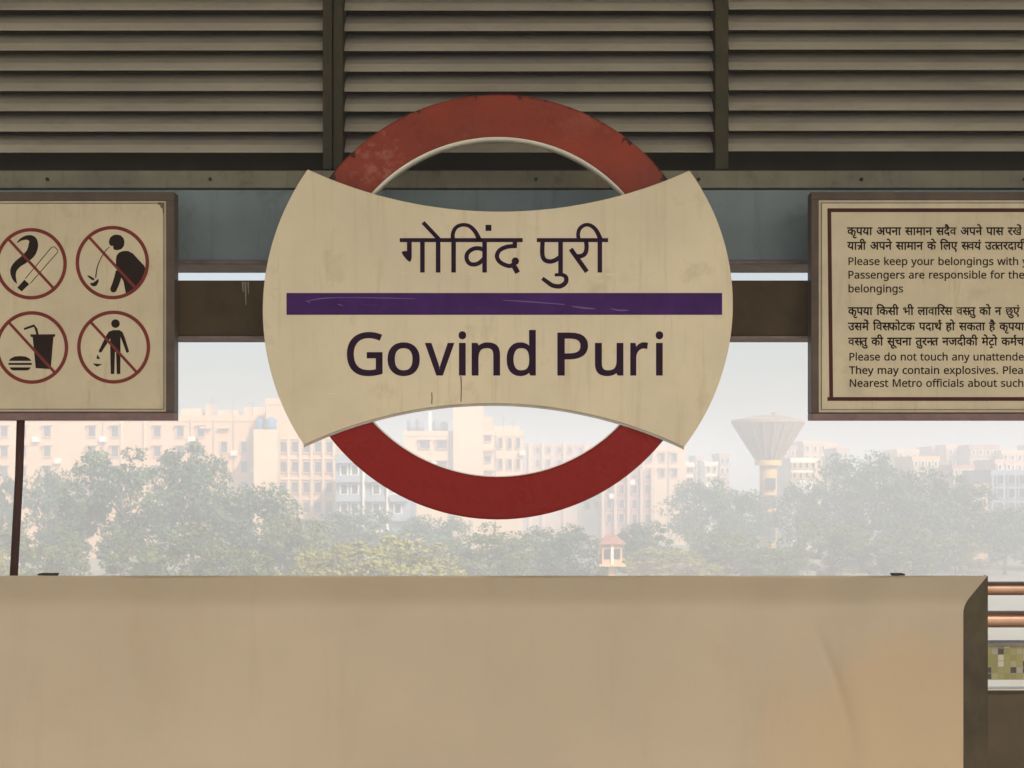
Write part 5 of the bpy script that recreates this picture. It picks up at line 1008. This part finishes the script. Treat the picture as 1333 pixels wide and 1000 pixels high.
# water tower
YW = 225
c0 = P(1000, 600, YW); u = YW/F
root = thing('water_tower', (c0.x, YW, GZ), 'funnel shaped concrete water tower on an ochre shaft, right of the station sign', 'water tower')
zr = P(0,547,YW).z; zk = P(0,600,YW).z
rim = 46.5*u; rs_ = 13.5*u
MB().lathe([(rs_*.9, zk),(rs_+.2, zk+.15),(rim, zr-.5),(rim+.12, zr-.45),(rim+.12, zr),(rim-.2, zr+.02),(rim*.45, P(0,541.5,YW).z),(.05, P(0,540,YW).z)], c0.x, YW, 40).build('bowl', B['concrete'], root)
for k in range(20):
    an = 2*math.pi*k/20; ca, sa = math.cos(an), math.sin(an)
    MB().tube([(c0.x+(rs_+.3)*ca, YW+(rs_+.3)*sa, zk+.3), (c0.x+(rim+.05)*ca, YW+(rim+.05)*sa, zr-.3)], .22, 6).build('rib', B['concrete'], root)
zb_ = P(0,606,YW).z
MB().lathe([(rs_+.45, zb_),(rs_+.45, zk+.1),(.1, zk+.11)], c0.x, YW, 28).build('collar', B['ochre'], root)
sh = MB().lathe([(rs_-.35, GZ),(rs_-.25, zb_+.01)], c0.x, YW, 28).build('shaft', B['ochre'], root)
for y in (628, 650, 672, 694):
    p = P(1001, y, YW); MB().box(p.x-.7, p.x+.7, YW-rs_-.12, YW-rs_+.6, p.z-1.0, p.z+.6).build('shaft_opening', B['glass'], sh)
MB().lathe([(.5, P(0,540.5,YW).z-.1),(.5, P(0,537,YW).z),(.05, P(0,536,YW).z)], c0.x+1, YW, 12).build('vent', B['concrete'], root)

# small turret with a tiled roof above the trees
YT = 150; u = YT/F
c0 = P(796, 720, YT)
root = thing('turret', (c0.x, YT, GZ), 'small peach turret with a red hipped roof rising from the trees, below the red arc', 'turret')
z0 = P(0,734,YT).z; z1 = P(0,706,YT).z; h = 13*u
m = MB().box(c0.x-h, c0.x+h, YT-h, YT+h, z0, z1-.16); m.build('body', B['peach'], root)
m = MB(); zt_ = P(0,696,YT).z; H = 19*u
m.add([(c0.x-H,YT-H,z1-.15),(c0.x+H,YT-H,z1-.15),(c0.x+H,YT+H,z1-.15),(c0.x-H,YT+H,z1-.15),(c0.x-.4,YT,zt_),(c0.x+.4,YT,zt_)], [(3,2,1,0),(0,1,5,4),(1,2,5),(2,3,4,5),(3,0,4)]); m.build('roof', B['tile'], root)
for x in (-6.5, 6.5):
    MB().box(c0.x+(x-4)*u, c0.x+(x+4)*u, YT-h-.05, YT-h+.05, z0+.5, z1-.6).build('window', B['glass'], root)
MB().box(c0.x-1.8*u, c0.x+1.8*u, YT-h-.14, YT-h-.002, z0, z1-.2).build('pillar', B['white'], root)
MB().box(c0.x-H*.9, c0.x+H*.9, YT-H*.9, YT+H*.9, z0-.2, z0-.001).build('gallery', B['peach2'], root)
MB().box(c0.x-4*u, c0.x+4*u, YT-4*u, YT+4*u, GZ, z0-.201).build('stem', B['peach2'], root)
tag(building('low_shed', 'small whitish shed roof among the trees left of the turret', 473, 495, 690, 175, B['white'], depth=5, parapet=.3, wins=[((480,489),(701,),5,6,False)]), cat='shed')

# ------------------------------------------------------------------ trees
LM = [leafmat('blue green leaves', (.03,.065,.03), (.065,.12,.055), (.13,.19,.085)),
      leafmat('olive leaves', (.055,.08,.02), (.115,.15,.04), (.20,.23,.08)),
      leafmat('yellow green leaves', (.16,.16,.03), (.27,.26,.06), (.38,.34,.11))]
bark = mat('grey bark', (.13,.10,.075), .9, var=.2, vscale=2)
def crown_mesh(seed, n_cl, leaves, size, spread, low, mi):
    g = np.random.default_rng(seed)
    # clump centres through the crown's volume, an uneven outline
    cs = []; rads = []
    lob = g.normal(size=(7,3)); lob /= np.linalg.norm(lob, axis=1)[:,None]; la = g.uniform(-.28,.22,7)
    while len(cs) < n_cl:
        d = g.normal(size=3); d /= np.linalg.norm(d)
        k = 1+np.sum(la*np.clip(lob@d, 0, 1)**3)
        rr = k*g.uniform(.12, 1)**.5
        p = d*rr*.86
        if p[2] < -low: continue
        cs.append(p); rads.append(g.uniform(.10, .24)*spread)
    cs = np.array(cs); rads = np.array(rads)
    idx = g.integers(0, n_cl, leaves)
    d = g.normal(size=(leaves,3)); d /= np.linalg.norm(d, axis=1)[:,None]
    pos = cs[idx]+d*(rads[idx]*g.uniform(.25,1.0,leaves)**.6)[:,None]*np.array([1,1,.72])
    # leaf sprays: quads, a little folded
    nrm = d*.6+g.normal(size=(leaves,3))*.6+np.array([0,0,.35]); nrm /= np.linalg.norm(nrm, axis=1)[:,None]
    t = np.cross(nrm, g.normal(size=(leaves,3))); t /= np.linalg.norm(t, axis=1)[:,None]; b = np.cross(nrm, t)
    s = size*g.uniform(.55,1.35,leaves)
    a = t*s[:,None]; c = b*(s*g.uniform(.45,.8,leaves))[:,None]
    v = np.stack([pos-a, pos-c*.9+a*.1, pos+a, pos+c-a*.1], axis=1).reshape(-1,3)
    me = bpy.data.meshes.new('crown')
    me.vertices.add(len(v)); me.vertices.foreach_set('co', v.astype(np.float32).ravel())
    me.loops.add(len(v)); me.loops.foreach_set('vertex_index', np.arange(len(v), dtype=np.int32))
    me.polygons.add(leaves); me.polygons.foreach_set('loop_start', np.arange(0, len(v), 4, dtype=np.int32)); me.polygons.foreach_set('loop_total', np.full(leaves, 4, dtype=np.int32))
    me.update(); me.validate(); me.materials.append(LM[mi])
    return me, cs
KINDS = {}
for kn, (seed, ncl, lv, sz_, sp_, low, mi) in {
  'feathery': (3, 105, 12500, .026, .85, .9, 0), 'feathery2': (8, 110, 12500, .026, .85, .9, 0), 'dense': (11, 95, 9500, .032, 1.15, .75, 0), 'dense2': (17, 95, 9500, .032, 1.1, .75, 1),
  'round': (23, 120, 9500, .030, 1.0, .7, 2), 'wide': (29, 110, 9500, .031, 1.1, .6, 0), 'olive': (31, 90, 9000, .031, 1.05, .75, 1)}.items():
    KINDS[kn] = crown_mesh(seed, ncl, lv, sz_, sp_, low, mi)
def trunk_mesh(seed, cs, hw, hh, zc, th):
    """tapered trunk with limbs that reach into the clumps, origin at the foot"""
    g = random.Random(seed); m = MB()
    topz = zc+hh*.35
    bend = g.uniform(-.5,.5)
    m.tube([(0,0,-.3),(bend*.3,0,topz*.3),(bend*.8,bend*.2,topz*.65),(bend,0,topz)], [th*1.25,th,th*.75,th*.3], 8)
    for k in range(9):
        c = cs[g.randrange(len(cs))]; e = Vector((c[0]*hw*.9, c[1]*hw*.9, zc+c[2]*hh*.9)); s = g.uniform(.35,.8)*topz
        if e.z < s: e.z = s+.3*hh
        m.tube([(bend*s/topz, 0, s), ((e.x+bend)*.45, e.y*.45, s+(e.z-s)*.4), e], [th*.5, th*.32, th*.1], 6)
    return m
def tree(kind, px, pytop, hwpx, Y, label, rot=0, group='trees beyond the platform'):
    if Y < 150: Y = 110+(Y-84)*1.05
    me, cs = KINDS[kind]
    top = P(px, pytop, Y); hw = hwpx*Y/F; H = top.z-GZ
    hh = min(H*.50, max(hw*.80, H*.45)); zc = H-hh*1.0
    root = thing('tree', (top.x, Y, GZ), label, 'tree', group)
    trunk_mesh(int(px*7+Y), cs, hw, hh, zc, .12+H*.011).build('trunk', bark, root, smooth=True) if False else None
    tm = trunk_mesh(int(px*7+Y), cs, hw, hh, zc, .10+H*.010)
    tm.v = [(x*math.cos(rot)-y*math.sin(rot)+top.x, x*math.sin(rot)+y*math.cos(rot)+Y, z+GZ) for x, y, z in tm.v]
    tm.build('trunk', bark, root, smooth=True)
    o = child('crown', me, root, (0,0,zc), (hw,hw,hh)); o.rotation_euler = (0,0,rot)
    return root
TREES = [
 ('feathery',160,553,118,112,'tall feathery tree with gaps in its crown, in front of the long peach block'),
 ('feathery2',250,558,72,120,'tall airy tree rising just right of the pole, behind the feathery one'),
 ('dense',325,612,90,118,'dense rounded dark tree in front of the grid of windows'),
 ('dense2',392,650,62,112,'lower dark tree filling the gap left of the yellow green bush tree'),
 ('dense',75,590,58,128,'darker tree standing close to the right of the thin pole'),
 ('feathery2',0,592,40,130,'tree at the left edge, left of the thin pole'),
 ('olive',60,672,75,100,'low olive tree at the foot of the thin pole'),
 ('round',-14,708,52,84,'bright yellow green tree top in the bottom left corner of the view'),
 ('olive',205,668,85,98,'low olive tree below the tall feathery tree'),
 ('dense2',300,690,70,95,'low tree just above the board, under the dense rounded one'),
 ('round',505,684,122,92,'broad yellow green bush tree below the left end of the red arc'),
 ('round',418,698,64,90,'smaller yellow green bush tree adjoining the broad one on its left'),
 ('dense',465,648,70,176,'bluish tree in front of the low blue grey block'),
 ('wide',560,660,70,180,'bluish tree below the middle of the red arc, left part'),
 ('dense2',640,674,80,150,'wide bluish tree under the bottom of the red arc'),
 ('wide',728,672,70,158,'bluish tree left of the turret'),
 ('dense',838,668,52,172,'bluish tree right of the turret'),
 ('olive',765,728,60,128,'low olive tree at the foot of the turret'),
 ('round',872,706,80,132,'low yellowish tree right of the turret, near the board'),
 ('wide',915,608,62,204,'broad tree under the lower right corner of the name panel'),
 ('dense',968,626,48,200,'tree left of the water tower shaft'),
 ('dense2',945,676,66,170,'lower tree in front of the water tower, left of its shaft'),
 ('wide',1045,612,46,204,'tree right of the water tower shaft'),
 ('dense2',1010,700,62,165,'low tree hiding the foot of the water tower'),
 ('wide',1122,571,76,200,'big round topped tree right of the water tower, tallest of its clump'),
 ('dense',1190,592,68,194,'dense tree adjoining the big round topped one on its right'),
 ('dense2',1085,660,70,176,'lower tree in front of the big round topped one'),
 ('olive',1165,676,72,172,'olive tree below the dense tree at the right'),
 ('feathery2',1250,608,64,196,'lighter airy tree under the middle of the notice board'),
 ('dense',1308,648,50,194,'tree at the right edge, in front of the blue grey block'),
 ('olive',1245,690,60,188,'low olive tree above the right corner of the advertisement board'),
 ('dense2',1345,676,48,205,'low tree straight above the handrail at the right edge'),
 ('wide',1420,610,70,200,'broad tree beyond the right edge of the view'),
 ('feathery',-110,580,90,118,'airy tree beyond the left edge of the view'),
]
for i, t in enumerate(TREES): tree(*t, rot=i*1.37)

# ------------------------------------------------------------------ haze
hm = bpy.data.materials.new('haze'); hm.use_nodes = True
t = hm.node_tree; t.nodes.clear(); pv = t.nodes.new('ShaderNodeVolumePrincipled'); om = t.nodes.new('ShaderNodeOutputMaterial')
pv.inputs['Color'].default_value = (.88,.917,.97,1); pv.inputs['Density'].default_value = HAZE; pv.inputs['Anisotropy'].default_value = 0.0
t.links.new(pv.outputs[0], om.inputs['Volume'])
hz = MB().box(-3200, 3200, -3200, 3200, -11.8, 19).build('haze', hm)
tag(hz, kind='stuff'); hz['label'] = 'pale smoggy haze filling the air over the city'; hz['category'] = 'haze'
